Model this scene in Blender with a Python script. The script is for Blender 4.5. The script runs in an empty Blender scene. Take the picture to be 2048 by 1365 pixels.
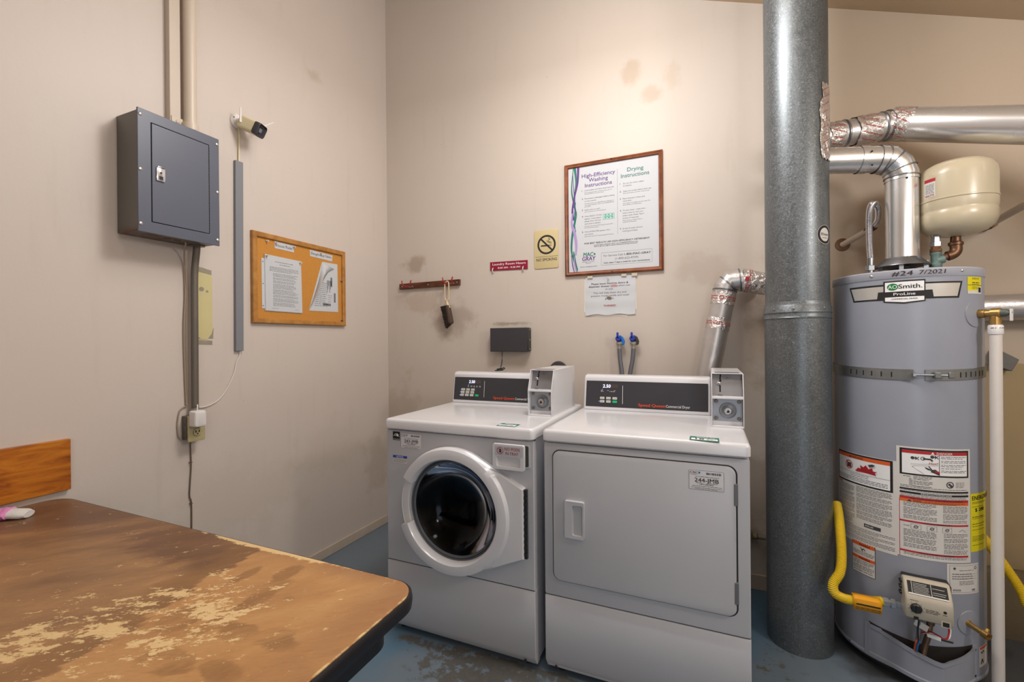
import bpy, bmesh, math, random
from mathutils import Vector, Matrix
random.seed(7)
C = bpy.context.scene.collection
PI = math.pi
R = math.radians

# ------------------------------------------------------------------ camera, world, lights, exposure
SC = bpy.context.scene
cam_d = bpy.data.cameras.new('camera')
cam_d.sensor_fit = 'HORIZONTAL'
cam_d.sensor_width = 36.0
cam_d.lens = 36.0 * 902.7 / 2048.0
cam_d.clip_start = 0.02
cam = bpy.data.objects.new('camera', cam_d)
C.objects.link(cam)
CAM = Vector((2.035, -2.53, 1.24))
_yaw, _pit, _rol = -0.409654, -0.000478, -0.0085976
_f = Vector((math.sin(_yaw), math.cos(_yaw), 0)); _r = Vector((math.cos(_yaw), -math.sin(_yaw), 0)); _u = Vector((0, 0, 1))
_f, _u = math.cos(_pit)*_f + math.sin(_pit)*_u, math.cos(_pit)*_u - math.sin(_pit)*_f
_r, _u = math.cos(_rol)*_r + math.sin(_rol)*_u, math.cos(_rol)*_u - math.sin(_rol)*_r
cam.matrix_world = Matrix(((_r.x, _u.x, -_f.x, CAM.x), (_r.y, _u.y, -_f.y, CAM.y), (_r.z, _u.z, -_f.z, CAM.z), (0, 0, 0, 1)))
SC.camera = cam

world = bpy.data.worlds.new('world'); SC.world = world; world.use_nodes = True
world.node_tree.nodes['Background'].inputs[0].default_value = (0.75, 0.85, 1.0, 1)
world.node_tree.nodes['Background'].inputs[1].default_value = 1.0
SC.view_settings.view_transform = 'Standard'
SC.view_settings.look = 'None'
SC.view_settings.gamma = 1.0
SC.view_settings.exposure = 0.5
SC.view_settings.use_curve_mapping = False
SC.cycles.use_denoising = True
SC.cycles.max_bounces = 10
SC.cycles.diffuse_bounces = 6
SC.cycles.sample_clamp_indirect = 6.0

def area(name, loc, target, sx, sy, power, col):
    l = bpy.data.lights.new(name, 'AREA'); l.shape = 'RECTANGLE'; l.size = sx; l.size_y = sy
    l.energy = power; l.color = col
    o = bpy.data.objects.new(name, l); C.objects.link(o); o.location = loc
    o.rotation_euler = (Vector(target) - Vector(loc)).to_track_quat('-Z', 'Y').to_euler()
    return o
def bulb(name, loc, radius, power, col):
    l = bpy.data.lights.new(name, 'POINT'); l.shadow_soft_size = radius; l.energy = power; l.color = col
    o = bpy.data.objects.new(name, l); C.objects.link(o); o.location = loc
    return o
# bare ceiling lamp over the machines, added fill lights without fixtures, daylight through the doorway behind the camera
bulb('ceiling_lamp', (1.65, -1.0, 2.72), 0.17, 26, (1.0, 0.98, 0.965))
area('ceiling_lamp_diffuser', (1.5, -1.1, 2.86), (1.5, -1.09, 0), 1.2, 0.5, 12, (1.0, 0.98, 0.965))
bulb('middle_fill', (2.25, -1.95, 2.78), 0.15, 6, (1.0, 0.98, 0.965))  # added fill from above for the machine fronts and heater, no fixture
bulb('right_fill', (3.5, -1.6, 2.0), 0.15, 28, (1.0, 0.975, 0.95))  # added fill to lift the right side and lower left wall, no fixture
bulb('rear_fill', (3.0, -3.7, 2.0), 0.15, 13, (1.0, 0.98, 0.965))  # added fill behind the camera for the lower walls, no fixture
area('doorway_daylight', (3.0, -4.55, 1.25), (1.9, -1.0, 1.3), 1.0, 2.0, 5, (0.86, 0.92, 1.0))

# ------------------------------------------------------------------ materials
def lin(c):
    if isinstance(c, str):
        c = tuple(int(c[i:i+2], 16)/255 for i in (0, 2, 4))
        c = tuple(x/12.92 if x <= .04045 else ((x+.055)/1.055)**2.4 for x in c)
    return (c[0], c[1], c[2], 1.0)

class NT:
    def __init__(s, name):
        s.m = bpy.data.materials.new(name); s.m.use_nodes = True
        s.t = s.m.node_tree; s.bs = s.t.nodes['Principled BSDF']
        s._obj = None
    def put(s, sock, v):
        if v is None: return
        if isinstance(v, bpy.types.NodeSocket): s.t.links.new(v, sock)
        elif isinstance(v, str): sock.default_value = lin(v)
        else: sock.default_value = v
    def n(s, typ, ins=(), out=0, **kw):
        d = s.t.nodes.new('ShaderNode' + typ)
        for k, v in kw.items(): setattr(d, k, v)
        it = ins.items() if isinstance(ins, dict) else enumerate(ins)
        for k, v in it: s.put(d.inputs[k], v)
        return d.outputs[out]
    def co(s, scale=(1, 1, 1), loc=(0, 0, 0), rot=(0, 0, 0)):
        if s._obj is None:
            s._obj = s.t.nodes.new('ShaderNodeTexCoord').outputs['Object']
        return s.n('Mapping', {0: s._obj, 1: loc, 2: rot, 3: scale})
    def noise(s, vec, scale, detail=3, rough=.55, dist=0):
        return s.n('TexNoise', {'Vector': vec, 'Scale': scale, 'Detail': detail, 'Roughness': rough, 'Distortion': dist})
    def math(s, op, a, b=0.0, clamp=False):
        return s.n('Math', (a, b), operation=op, use_clamp=clamp)
    def ramp(s, v, stops, inter='LINEAR'):
        d = s.t.nodes.new('ShaderNodeValToRGB'); d.color_ramp.interpolation = inter
        e = d.color_ramp.elements
        while len(e) < len(stops): e.new(.5)
        for i, (p, c) in enumerate(stops):
            e[i].position = p
            e[i].color = lin(c) if not isinstance(c, float) else (c, c, c, 1)
        s.put(d.inputs[0], v); return d.outputs[0]
    def mix(s, f, a, b, mode='MIX'):
        d = s.t.nodes.new('ShaderNodeMix'); d.data_type = 'RGBA'; d.blend_type = mode
        s.put(d.inputs[0], f)
        s.put(d.inputs[6], lin(a) if isinstance(a, (str, tuple)) else a)
        s.put(d.inputs[7], lin(b) if isinstance(b, (str, tuple)) else b)
        return d.outputs[2]
    def step(s, v, a, b):
        return s.n('MapRange', {0: v, 1: a, 2: b, 3: 0.0, 4: 1.0}, interpolation_type='SMOOTHSTEP')
    def blob(s, c, rad, warp=None, amt=.3, edge=.6):
        """a soft spot centred at c with radii rad in object space (one radius huge = ignore that axis)"""
        v = s.co(scale=tuple(1/x for x in rad), loc=tuple(-a/x for a, x in zip(c, rad)))
        l = s.n('VectorMath', {0: v}, out=1, operation='LENGTH')
        if warp is not None:
            l = s.math('ADD', l, s.math('MULTIPLY', s.math('SUBTRACT', warp, .5), amt*4))
        return s.n('MapRange', {0: l, 1: 1.0, 2: edge, 3: 0.0, 4: 1.0}, interpolation_type='SMOOTHSTEP')
    def bump(s, h, strength=.2, dist=.01):
        o = s.n('Bump', {'Height': h, 'Strength': strength, 'Distance': dist}); s.put(s.bs.inputs['Normal'], o)
    def done(s, col=None, rough=None, metal=None, **kw):
        s.put(s.bs.inputs['Base Color'], lin(col) if isinstance(col, (str, tuple)) else col)
        s.put(s.bs.inputs['Roughness'], rough); s.put(s.bs.inputs['Metallic'], metal)
        for k, v in kw.items(): s.put(s.bs.inputs[k.replace('_', ' ')], v)
        return s.m

def plain(name, col, rough=.5, metal=0.0, vary=0.0, vscale=8.0, bump=0.0, bscale=60.0, **kw):
    t = NT(name)
    if vary:
        n = t.noise(t.co(), vscale, 4)
        c = lin(col)
        lo = tuple(x*(1-vary) for x in c[:3]); hi = tuple(min(1, x*(1+vary)) for x in c[:3])
        cc = t.mix(n, lo, hi)
    else: cc = lin(col)[:3]
    if bump: t.bump(t.noise(t.co(), bscale, 4), bump, .004)
    return t.done(cc, rough, metal, **kw)

def wall_mat(name, base, stains):
    t = NT(name)
    n1 = t.noise(t.co(), 1.3, 4); n2 = t.noise(t.co(), 9, 5, .6)
    c = lin(base)[:3]
    col = t.mix(n1, tuple(x*.94 for x in c), tuple(x*1.05 for x in c))
    streak = t.noise(t.co(scale=(6, 6, .7)), 3, 4)
    col = t.mix(t.math('MULTIPLY', t.step(streak, .55, .8), .10), col, '9A8472')
    for (cc, rad, tint, amt) in stains:
        b = t.blob(cc, rad, n2, .55, .35)
        col = t.mix(t.math('MULTIPLY', b, amt), col, tint)
    sp = t.n('TexVoronoi', {'Vector': t.co(), 'Scale': 9.0})
    dots = t.math('MULTIPLY', t.step(sp, .045, .025), .35)
    col = t.mix(t.math('MULTIPLY', dots, t.step(n2, .5, .62)), col, '6E5B4C')
    t.bump(t.noise(t.co(), 55, 4), .10, .004)
    return t, col

t, col = wall_mat('painted_wall_back', 'C6BBB0', [
    ((1.66, 0, 2.70), (.07, 9, .10), 'B5A18C', .65), ((1.78, 0, 2.56), (.08, 9, .06), 'B39E89', .6), ((1.86, 0, 2.64), (.06, 9, .1), 'BBA793', .5),
    ((.22, 0, 1.76), (.12, 9, .075), '8C7866', .55), ((.52, 0, 1.38), (.2, 9, .14), '9A8776', .5), ((.28, 0, 1.5), (.2, 9, .10), 'A9937F', .4),
    ((.93, 0, 1.345), (.13, 9, .018), '7C6A5A', .55), ((2.27, 0, 1.2), (.08, 9, .28), '8F7A66', .35), ((2.3, 0, .45), (.5, 9, .3), '8A7A68', .5),
    ((2.02, 0, 1.6), (.18, 9, .12), '9A836D', .25), ((.05, 0, .6), (.3, 9, .5), 'A8957F', .4), ((2.5, 0, 1.3), (.3, 9, .5), 'A68C70', .35)])
# bare olive-yellow strip of wall behind the heater that was never painted over
pos = t.co(); sx = t.n('SeparateXYZ', (pos,), 0); sz = t.n('SeparateXYZ', (pos,), 2)
wob = t.math('MULTIPLY', t.math('SUBTRACT', t.noise(t.co(), 6, 3), .5), .10)
mx = t.step(t.math('ADD', sx, wob), 2.60, 2.605); mz = t.step(t.math('ADD', sz, wob), 1.135, 1.13)
col = t.mix(t.math('MULTIPLY', mx, mz), col, '8E7A4A')
col = t.mix(t.math('MULTIPLY', t.step(sx, 2.3, 2.6), .55), col, 'B49A78')
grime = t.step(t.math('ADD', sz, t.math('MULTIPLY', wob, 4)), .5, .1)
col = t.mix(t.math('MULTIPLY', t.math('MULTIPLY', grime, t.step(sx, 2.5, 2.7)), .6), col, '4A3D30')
M_wallb = t.done(col, .55)
t, col = wall_mat('painted_wall_left', 'CBC0B7', [
    ((0, -.62, 2.75), (9, .08, .05), 'A8937F', .4), ((0, -.1, .45), (9, .18, .25), '9C8A78', .3), ((0, -1.1, .5), (9, .5, .25), 'B09D8B', .15),
    ((0, -.55, .62), (9, .3, .2), 'AF9C8A', .12)])
M_walll = t.done(col, .5)
M_wallo = plain('painted_wall_plain', 'C9B8A4', .5, vary=.05, vscale=2)
M_ceil = plain('painted_ceiling', 'B7A084', .6, vary=.06, vscale=3, bump=.1)
M_base = plain('painted_baseboard', 'BFB1A2', .45, vary=.12, vscale=12, bump=.1)
M_curb = plain('grimy_footing', '5E5038', .7, vary=.4, vscale=9, bump=.3, bscale=30)

t = NT('worn_blue_floor')
n1 = t.noise(t.co(), 3.2, 6, .65); n2 = t.noise(t.co(), 22, 5, .7); n3 = t.noise(t.co(), 1.1, 3)
blue = t.mix(t.step(n3, .4, .6), '4C7089', '6A7782')
worn = t.mix(n2, '33322F', '6A6863')
near = t.math('MAXIMUM', t.blob((1.25, -1.07, 0), (.55, .20, 9), n1, .5, .1), t.blob((1.5, -.98, 0), (.9, .07, 9), n1, .4, .5))
m2 = t.blob((2.32, -.55, 0), (.24, .55, 9), n1, .4, .4)
mm = t.math('MAXIMUM', t.math('MULTIPLY', near, 1.0), t.math('MULTIPLY', m2, .5))
mask = t.step(t.math('ADD', t.math('MULTIPLY', n1, .45), t.math('ADD', t.math('MULTIPLY', n2, .6), t.math('MULTIPLY', mm, .21))), .64, .72)
col = t.mix(mask, blue, worn)
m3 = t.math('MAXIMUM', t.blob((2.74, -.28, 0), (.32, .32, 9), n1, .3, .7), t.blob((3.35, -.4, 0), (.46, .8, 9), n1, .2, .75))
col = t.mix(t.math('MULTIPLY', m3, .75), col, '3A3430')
fl = t.step(t.n('TexVoronoi', {'Vector': t.co(), 'Scale': 38.0}), .09, .05)
col = t.mix(t.math('MULTIPLY', fl, t.step(n2, .55, .62)), col, 'A9B0B4')
t.bump(n2, .15, .003)
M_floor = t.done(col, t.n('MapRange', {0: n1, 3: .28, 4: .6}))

# table top laminate; object coordinates are relative to the table root at (0.735,-2.1,0)
t = NT('worn_tabletop')
OX, OY = -.735, 2.1
def aniso(ang, sx, sy, loc=(0, 0, 0)):
    return t.n('Mapping', {0: t.co(rot=(0, 0, R(-ang))), 1: loc, 3: (sx, sy, 1)})
g = t.noise(aniso(42, 1, 3.0), 2.6, 5, .6)
g2 = t.noise(aniso(55, 1.2, 3.2, (3, 1, 0)), 6, 5, .62, .2)
fine = t.noise(aniso(30, 1, 7), 45, 4, .65)
wx = t.n('SeparateXYZ', (t.co(),), 0); wy = t.n('SeparateXYZ', (t.co(),), 1)
# boundary between the stained left part and the paler worn right part
qq = t.math('ADD', t.math('ADD', wx, t.math('MULTIPLY', wy, .22)), t.math('MULTIPLY', t.math('SUBTRACT', g2, .5), .16))
light = t.step(qq, OX+1.035+.22*(OY-1.95)-.004, OX+1.035+.22*(OY-1.95)+.010)
left = t.ramp(t.math('ADD', t.math('MULTIPLY', g, .7), t.math('MULTIPLY', g2, .3)), [(.3, '7A583E'), (.47, '95704B'), (.6, 'AA8054'), (.78, 'BA9262')])
right = t.ramp(t.math('ADD', t.math('MULTIPLY', g, .6), t.math('MULTIPLY', g2, .4)), [(.3, 'A0744A'), (.5, 'B58755'), (.75, 'C29A66')])
base = t.mix(light, left, right)
dark = t.math('MAXIMUM', t.blob((OX+.20, OY-1.78, .72), (.8, .34, 9), g, .3, .1), t.blob((OX+.78, OY-1.78, .72), (.36, .14, 9), g2, .3, .4))
base = t.mix(t.math('MULTIPLY', t.math('MULTIPLY', dark, t.math('SUBTRACT', 1.0, light)), .8), base, t.mix(g2, '4E3527', '74503A'))
strip = t.math('MULTIPLY', t.step(qq, OX+.93+.22*(OY-1.95), OX+.97+.22*(OY-1.95)), t.math('SUBTRACT', 1.0, light))
base = t.mix(t.math('MULTIPLY', strip, .6), base, t.mix(g, '70502F', '936A40'))
st = t.blob((OX+1.19, OY-1.92, .72), (.026, .11, 9), g2, .5, .75)
for cx_, cy_, rx_, ry_ in ((1.12, -1.99, .05, .05), (1.32, -2.06, .05, .025), (1.34, -1.97, .05, .03), (1.22, -2.08, .07, .03), (1.25, -1.98, .05, .03), (1.08, -1.84, .02, .05), (1.16, -1.80, .03, .05), (1.25, -1.87, .012, .008)):
    st = t.math('MAXIMUM', st, t.blob((OX+cx_, OY+cy_, .72), (rx_, ry_, 9), g2, .55, .7))
base = t.mix(t.math('MULTIPLY', st, t.math('MULTIPLY', t.step(g2, .3, .6), .75)), base, '86603A')
edg = t.math('MAXIMUM', t.math('MULTIPLY', t.step(wx, .58, .74), .9), t.math('MULTIPLY', t.step(wy, .30, .39), light))
base = t.mix(t.math('MULTIPLY', edg, t.math('MULTIPLY', t.step(g, .3, .6), .65)), base, '80553C')
base = t.mix(t.math('MULTIPLY', t.step(fine, .5, .75), .3), base, '7C5434')
ch = t.noise(aniso(35, 1.0, 1.9, (.6, .2, 0)), 26, 9, .76)
ch2 = t.noise(aniso(38, 1.0, 2.4, (1.6, .9, 0)), 9, 4, .6)
zone = t.math('MAXIMUM', t.blob((OX+1.12, OY-1.98, .72), (.30, .20, 9), g2, .3, .05), t.blob((OX+1.0, OY-2.10, .72), (.34, .2, 9), g2, .3, .05))
big = None
for cx_, cy_, rx_, ry_ in ((1.02, -1.857, .042, .026), (1.05, -1.875, .03, .016), (1.16, -1.955, .085, .034), (1.12, -1.93, .05, .02), (1.005, -1.955, .05, .03), (.965, -2.01, .07, .022), (1.09, -1.895, .05, .02), (1.19, -1.855, .022, .014), (.93, -2.15, .07, .06), (1.02, -2.075, .06, .03), (1.20, -1.93, .05, .02), (1.13, -2.06, .05, .03), (.85, -2.02, .04, .015)):
    bl = t.blob((OX+cx_, OY+cy_, .72), (rx_*1.25, ry_*1.25, 9), ch2, .35, .35)
    big = bl if big is None else t.math('MAXIMUM', big, bl)
eb = t.blob((OX+1.02, OY-1.722, .72), (.30, .022, 9), ch, .6, .8)
chv = t.math('ADD', ch, t.math('ADD', t.math('MULTIPLY', zone, .105), t.math('MULTIPLY', big, .075)))
chip = t.step(t.math('ADD', chv, t.math('MULTIPLY', t.math('SUBTRACT', ch2, .5), .12)), .638, .652)
chip = t.math('MAXIMUM', chip, eb)
px = t.n('SeparateXYZ', (t.co(),), 0); py = t.n('SeparateXYZ', (t.co(),), 1)
rim = t.math('MAXIMUM', t.step(t.math('ADD', px, t.math('MULTIPLY', ch, .012)), .735, .738), t.math('MULTIPLY', t.step(t.math('ADD', py, t.math('MULTIPLY', ch, .012)), .380, .383), t.step(px, -.1, .1)))
chip = t.math('MAXIMUM', chip, t.math('MULTIPLY', rim, t.step(ch, .38, .56)))
sc1 = t.n('TexWave', {0: t.co(rot=(0, 0, R(31))), 'Scale': 6.0, 'Distortion': 9.0, 'Detail': 2.0, 'Detail Scale': 2.0}, out=1)
scr = t.math('MULTIPLY', t.step(sc1, .997, 1.0), t.step(g2, .52, .6))
col = t.mix(t.math('MULTIPLY', chip, .9), base, t.mix(fine, 'CFAE76', 'E8CE9E'))
col = t.mix(t.math('MULTIPLY', scr, .35), col, 'D2B080')
t.bump(t.math('MULTIPLY', chip, -1.0), .25, .002)
M_table = t.done(col, t.n('MapRange', {0: chip, 3: .42, 4: .85}), Specular_IOR_Level=.35)

def wood(name, c1, c2, c3, stretch=(1, 1, 10), scale=3.0, rough=.45, dist=.6):
    t = NT(name)
    n = t.noise(t.co(scale=stretch), scale, 5, .6, dist)
    col = t.ramp(n, [(.3, c1), (.5, c2), (.7, c3)])
    f = t.noise(t.co(scale=tuple(x*6 for x in stretch)), scale*4, 2)
    col = t.mix(t.math('MULTIPLY', f, .25), col, c1)
    return t.done(col, rough)
M_splash = wood('amber_wood', '7A3A06', 'B4660F', 'CF8420', (1, 1.2, 7), 4.0, .4, 1.6)
M_oak = wood('oak_frame', '94622A', 'B07A38', 'C08C48', (1, 1, 1), 18, .45)
M_mahog = wood('reddish_frame', '5E2E14', '7C4120', '95552E', (1, 1, 1), 16, .4)
M_walnut = wood('dark_rack_wood', '33180C', '5A2F18', '7A4526', (1, 1, 5), 9, .45)

t = NT('cork'); n = t.noise(t.co(), 160, 3, .7); n2 = t.noise(t.co(), 12, 3)
M_cork = t.done(t.mix(t.math('MULTIPLY', n2, .35), t.mix(n, 'B5782C', 'D09445'), 'B27A35'), .9)

M_panel = plain('grey_blue_enamel', '565B69', .38, vary=.06, vscale=6, bump=.03, bscale=200)
t = NT('grey_enamel_box'); n = t.noise(t.co(), 18, 5, .7); z = t.n('SeparateXYZ', (t.co(),), 2)
rust = t.math('MULTIPLY', t.step(z, .035, .0), t.step(n, .4, .6))
M_box = t.done(t.mix(rust, '64625C', '5A3417'), .4)
M_screw = plain('zinc_screw', 'B9B6B0', .35, .9)
M_chrome = plain('polished_latch', 'D5D5DA', .2, .95)
M_dark = plain('black_slot', '141313', .6)
M_ivory = plain('ivory_plate', 'B5A980', .45, vary=.1, vscale=20)
M_beigepaint = plain('painted_over_beige', 'CABCAB', .4, vary=.05, vscale=7, bump=.1)
M_conduit = plain('dull_grey_conduit', '6C655C', .5, .35, vary=.12, vscale=20)
M_greywire = plain('painted_wire', '9C8B7B', .5)
M_brownwire = plain('brown_wire', '6A5746', .55)
M_raceway = plain('grey_raceway', '7C7F86', .45)
M_whitep = plain('white_plastic', 'DEDAD8', .35)
M_creamp = plain('cream_plastic', 'D4C9A4', .4)
M_blackp = plain('black_plastic', '1E1D1E', .35)
M_charcoal = plain('charcoal_plastic', '37363A', .5, vary=.06, vscale=30)
M_lens = plain('grey_lens', '77747C', .12)
M_paper = plain('white_paper', 'C3C6CA', .75)
M_paperd = plain('worn_paper', 'DAD4C9', .8, vary=.05, vscale=9)
M_ink = plain('black_ink', '1A1818', .7)
M_greyink = plain('grey_print', '6F6F75', .75)
M_midink = plain('dark_grey_print', '3E3D42', .75)
M_purple = plain('purple_ink', '5B2A7E', .6)
M_lilac = plain('lilac_ink', 'A68BC4', .6)
M_teal = plain('teal_ink', '1A6F62', .6)
M_palet = plain('pale_teal_ink', 'A9CFC6', .6)
M_red = plain('red_ink', 'B3232B', .6)
M_redv = plain('red_vinyl', '9A1F22', .4)
M_crimson = plain('crimson_sign', '8A1233', .35)
M_orange = plain('orange_ink', 'DB5A1E', .6)
M_white = plain('white_ink', 'ECECEC', .6)
M_tan = plain('tan_sign', 'C6B588', .45, vary=.03)
M_bristle = plain('dark_bristles', '2C221B', .8, vary=.3, vscale=150)
M_brushw = plain('brush_wood', '4E3B31', .6, vary=.25, vscale=60)
M_bone = plain('bone_handle', 'CDB998', .45)
M_blue = plain('blue_valve', '2A3E9C', .35)
M_bluel = plain('bright_blue_lever', '1F6FC0', .35)
M_brass = plain('brass', 'B8945A', .32, .85, vary=.15, vscale=40)
M_copper = plain('tarnished_copper', '6B4E3A', .42, .8, vary=.3, vscale=40)
M_verd = plain('verdigris_fitting', '6E8580', .6, .4, vary=.35, vscale=50)
M_braid = plain('grey_braid', '6A6B72', .45, .3, vary=.3, vscale=400)
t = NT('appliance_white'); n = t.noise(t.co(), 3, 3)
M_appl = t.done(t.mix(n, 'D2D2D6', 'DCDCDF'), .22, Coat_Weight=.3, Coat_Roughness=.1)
t = NT('appliance_white_shaded_front'); n = t.noise(t.co(), 3, 3); t.bump(t.noise(t.co(), 400, 2), .04, .002)
M_appl_shaded = t.done(t.mix(n, 'B6B7BC', 'BFC0C5'), .36)  # same white enamel as M_appl, with the fronts' grazing shade painted in
M_seam = plain('shadow_gap', '2A2928', .8)
M_cpanel = plain('control_panel_black', '35353A', .38)
M_led = NT('led_segment'); M_led.done('DDE4FF', .4, Emission_Color=(.62, .68, 1, 1), Emission_Strength=1.3); M_led = M_led.m
M_ledb = NT('led_dot'); M_ledb.done('5566FF', .4, Emission_Color=(.2, .25, 1, 1), Emission_Strength=1.2); M_ledb = M_ledb.m
M_ledoff = plain('display_window', '4A4141', .3)
M_btn = plain('light_button', 'C9CCC4', .45)
M_btng = plain('green_button', '12B371', .4)
M_sqred = plain('orange_red_print', 'F0501E', .45)
M_steel = plain('brushed_steel', '9C9CA0', .38, .75, vary=.1, vscale=30)
M_lockp = plain('zinc_plate', '9FA4AC', .42, .6, vary=.15, vscale=40)
t = NT('rusty_zinc_plate'); n = t.noise(t.co(), 70, 5, .7)
rz = t.math('MULTIPLY', t.blob((0, 0, .075), (.06, .5, .05), n, .5, .3), t.step(n, .45, .62))
M_lockr = t.done(t.mix(rz, '9AA0AA', '6B4424'), .45, .5)
M_gasket = plain('grey_gasket', '5C6066', .4)
M_blkrubber = plain('black_rubber', '1D1D1F', .5)
t = NT('dark_drum'); n = t.noise(t.co(scale=(1, 6, 1)), 12, 4)
M_drum = t.done(t.mix(n, '141416', '38373C'), .38, .5)
t = NT('door_glass')
tr = t.n('BsdfTransparent', {0: (.48, .49, .51, 1)}); gl = t.n('BsdfGlossy', {'Color': (.6, .63, .7, 1), 'Roughness': .06})
fr_ = t.n('Fresnel', {0: 1.28}); mx_ = t.n('MixShader', (fr_, tr, gl))
t.t.links.new(mx_, t.t.nodes['Material Output'].inputs[0]); M_glass = t.m
t = NT('galvanised_flue')
v = t.n('TexVoronoi', {'Vector': t.co(), 'Scale': 190.0}, out=1); n = t.noise(t.co(), 5, 4); n2 = t.noise(t.co(), 190, 2)
bw = t.n('RGBToBW', (v,)); c = t.mix(bw, '62676A', '7A7F82')
c = t.mix(t.math('MULTIPLY', t.step(n2, .60, .70), .42), c, 'B9BEC0')
c = t.mix(t.math('MULTIPLY', t.step(n, .5, .75), .35), c, '4C4F50')
M_galv = t.done(c, t.n('MapRange', {0: bw, 3: .34, 4: .5}), .66)
t = NT('bright_duct'); n = t.noise(t.co(), 7, 3); t.bump(n, .05, .006)
M_duct = t.done('DEDDDC', t.n('MapRange', {0: n, 3: .20, 4: .32}), .82)
t = NT('dull_foil_duct'); n = t.noise(t.co(), 16, 5); t.bump(n, .3, .012)
M_duct2 = t.done('C6C2C0', t.n('MapRange', {0: n, 3: .28, 4: .45}), .72)
t = NT('crinkled_foil_tape'); n = t.noise(t.co(), 28, 4, .55, 1.2); t.bump(n, .75, .02)
M_tape = t.done('DCD6D2', .22, .75)
M_seamst = plain('duct_seam', '85868A', .35, .85)
t = NT('heater_jacket'); n = t.noise(t.co(), 6, 4); t.bump(t.noise(t.co(), 300, 2), .03, .002)
M_heater = t.done(t.mix(n, '8E929E', '9B9FAA'), .33)
M_heatd = plain('heater_dark_base', '1B1A1A', .7)
M_lid = plain('heater_lid_grey', 'A6A8B2', .35, vary=.03)
M_label = plain('label_paper', 'D4D1CC', .5)
M_silverl = plain('silver_label', 'C9C6C0', .3, .4)
M_lime = plain('yellow_label', 'DDD010', .5)
M_green = plain('green_logo', '0F7B3E', .5)
M_tank = plain('cream_enamel_tank', 'C4B79C', .28, vary=.04, vscale=5)
M_gasline = plain('yellow_coated_gas_line', 'E0C02C', .42, vary=.06, vscale=30)
M_tagor = plain('orange_tag', 'E8A013', .5, vary=.05)
M_zinc = plain('zinc_fitting', 'A9ABAE', .32, .85, vary=.12, vscale=50)
M_pvc = plain('white_pvc_pipe', 'D6CFC8', .4, vary=.05, vscale=18)
M_valvec = plain('beige_valve_housing', 'B7AE9C', .45, vary=.03)
M_strap = plain('galvanised_strap', '8B8E8E', .4, .7, vary=.2, vscale=60)
M_pink = plain('pink_knit', 'D98CC0', .9, vary=.15, vscale=60, bump=.4, bscale=120)
M_whitec = plain('white_knit', 'D9D9D6', .9, bump=.3, bscale=150)
M_tablebl = plain('black_edge_band', '151318', .4, vary=.1)
M_legm = plain('black_leg_metal', '17161A', .4, .5)
M_clear = plain('clear_pin', 'C8C4BE', .15)
M_cardb = plain('strut_paint', 'C8BBAD', .5, vary=.05, vscale=9, bump=.15)

# ------------------------------------------------------------------ mesh builder
WM = {}
def link(o): C.objects.link(o); return o
def thing(name, label, cat, loc, group=None):
    o = bpy.data.objects.new(name, None); o.empty_display_size = .05; link(o); o.location = loc
    WM[o] = Matrix.Translation(Vector(loc))
    return tag(o, label, cat, group)
def tag(o, label=None, cat=None, group=None, kind=None):
    if label: o['label'] = label
    if cat: o['category'] = cat
    if group: o['group'] = group
    if kind: o['kind'] = kind
    return o

_tc = {}
def text_geo(s, bold=0.0):
    k = (s, bold)
    if k not in _tc:
        c = bpy.data.curves.new('t', 'FONT'); c.body = s; c.size = 1.0; c.offset = bold; c.resolution_u = 3
        o = bpy.data.objects.new('t', c); C.objects.link(o)
        dg = bpy.context.evaluated_depsgraph_get()
        m = bpy.data.meshes.new_from_object(o.evaluated_get(dg))
        vs = [v.co.copy() for v in m.vertices]; fs = [tuple(p.vertices) for p in m.polygons]
        C.objects.unlink(o); bpy.data.objects.remove(o); bpy.data.curves.remove(c); bpy.data.meshes.remove(m)
        _tc[k] = (vs, fs)
    return _tc[k]
_H = None

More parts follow.
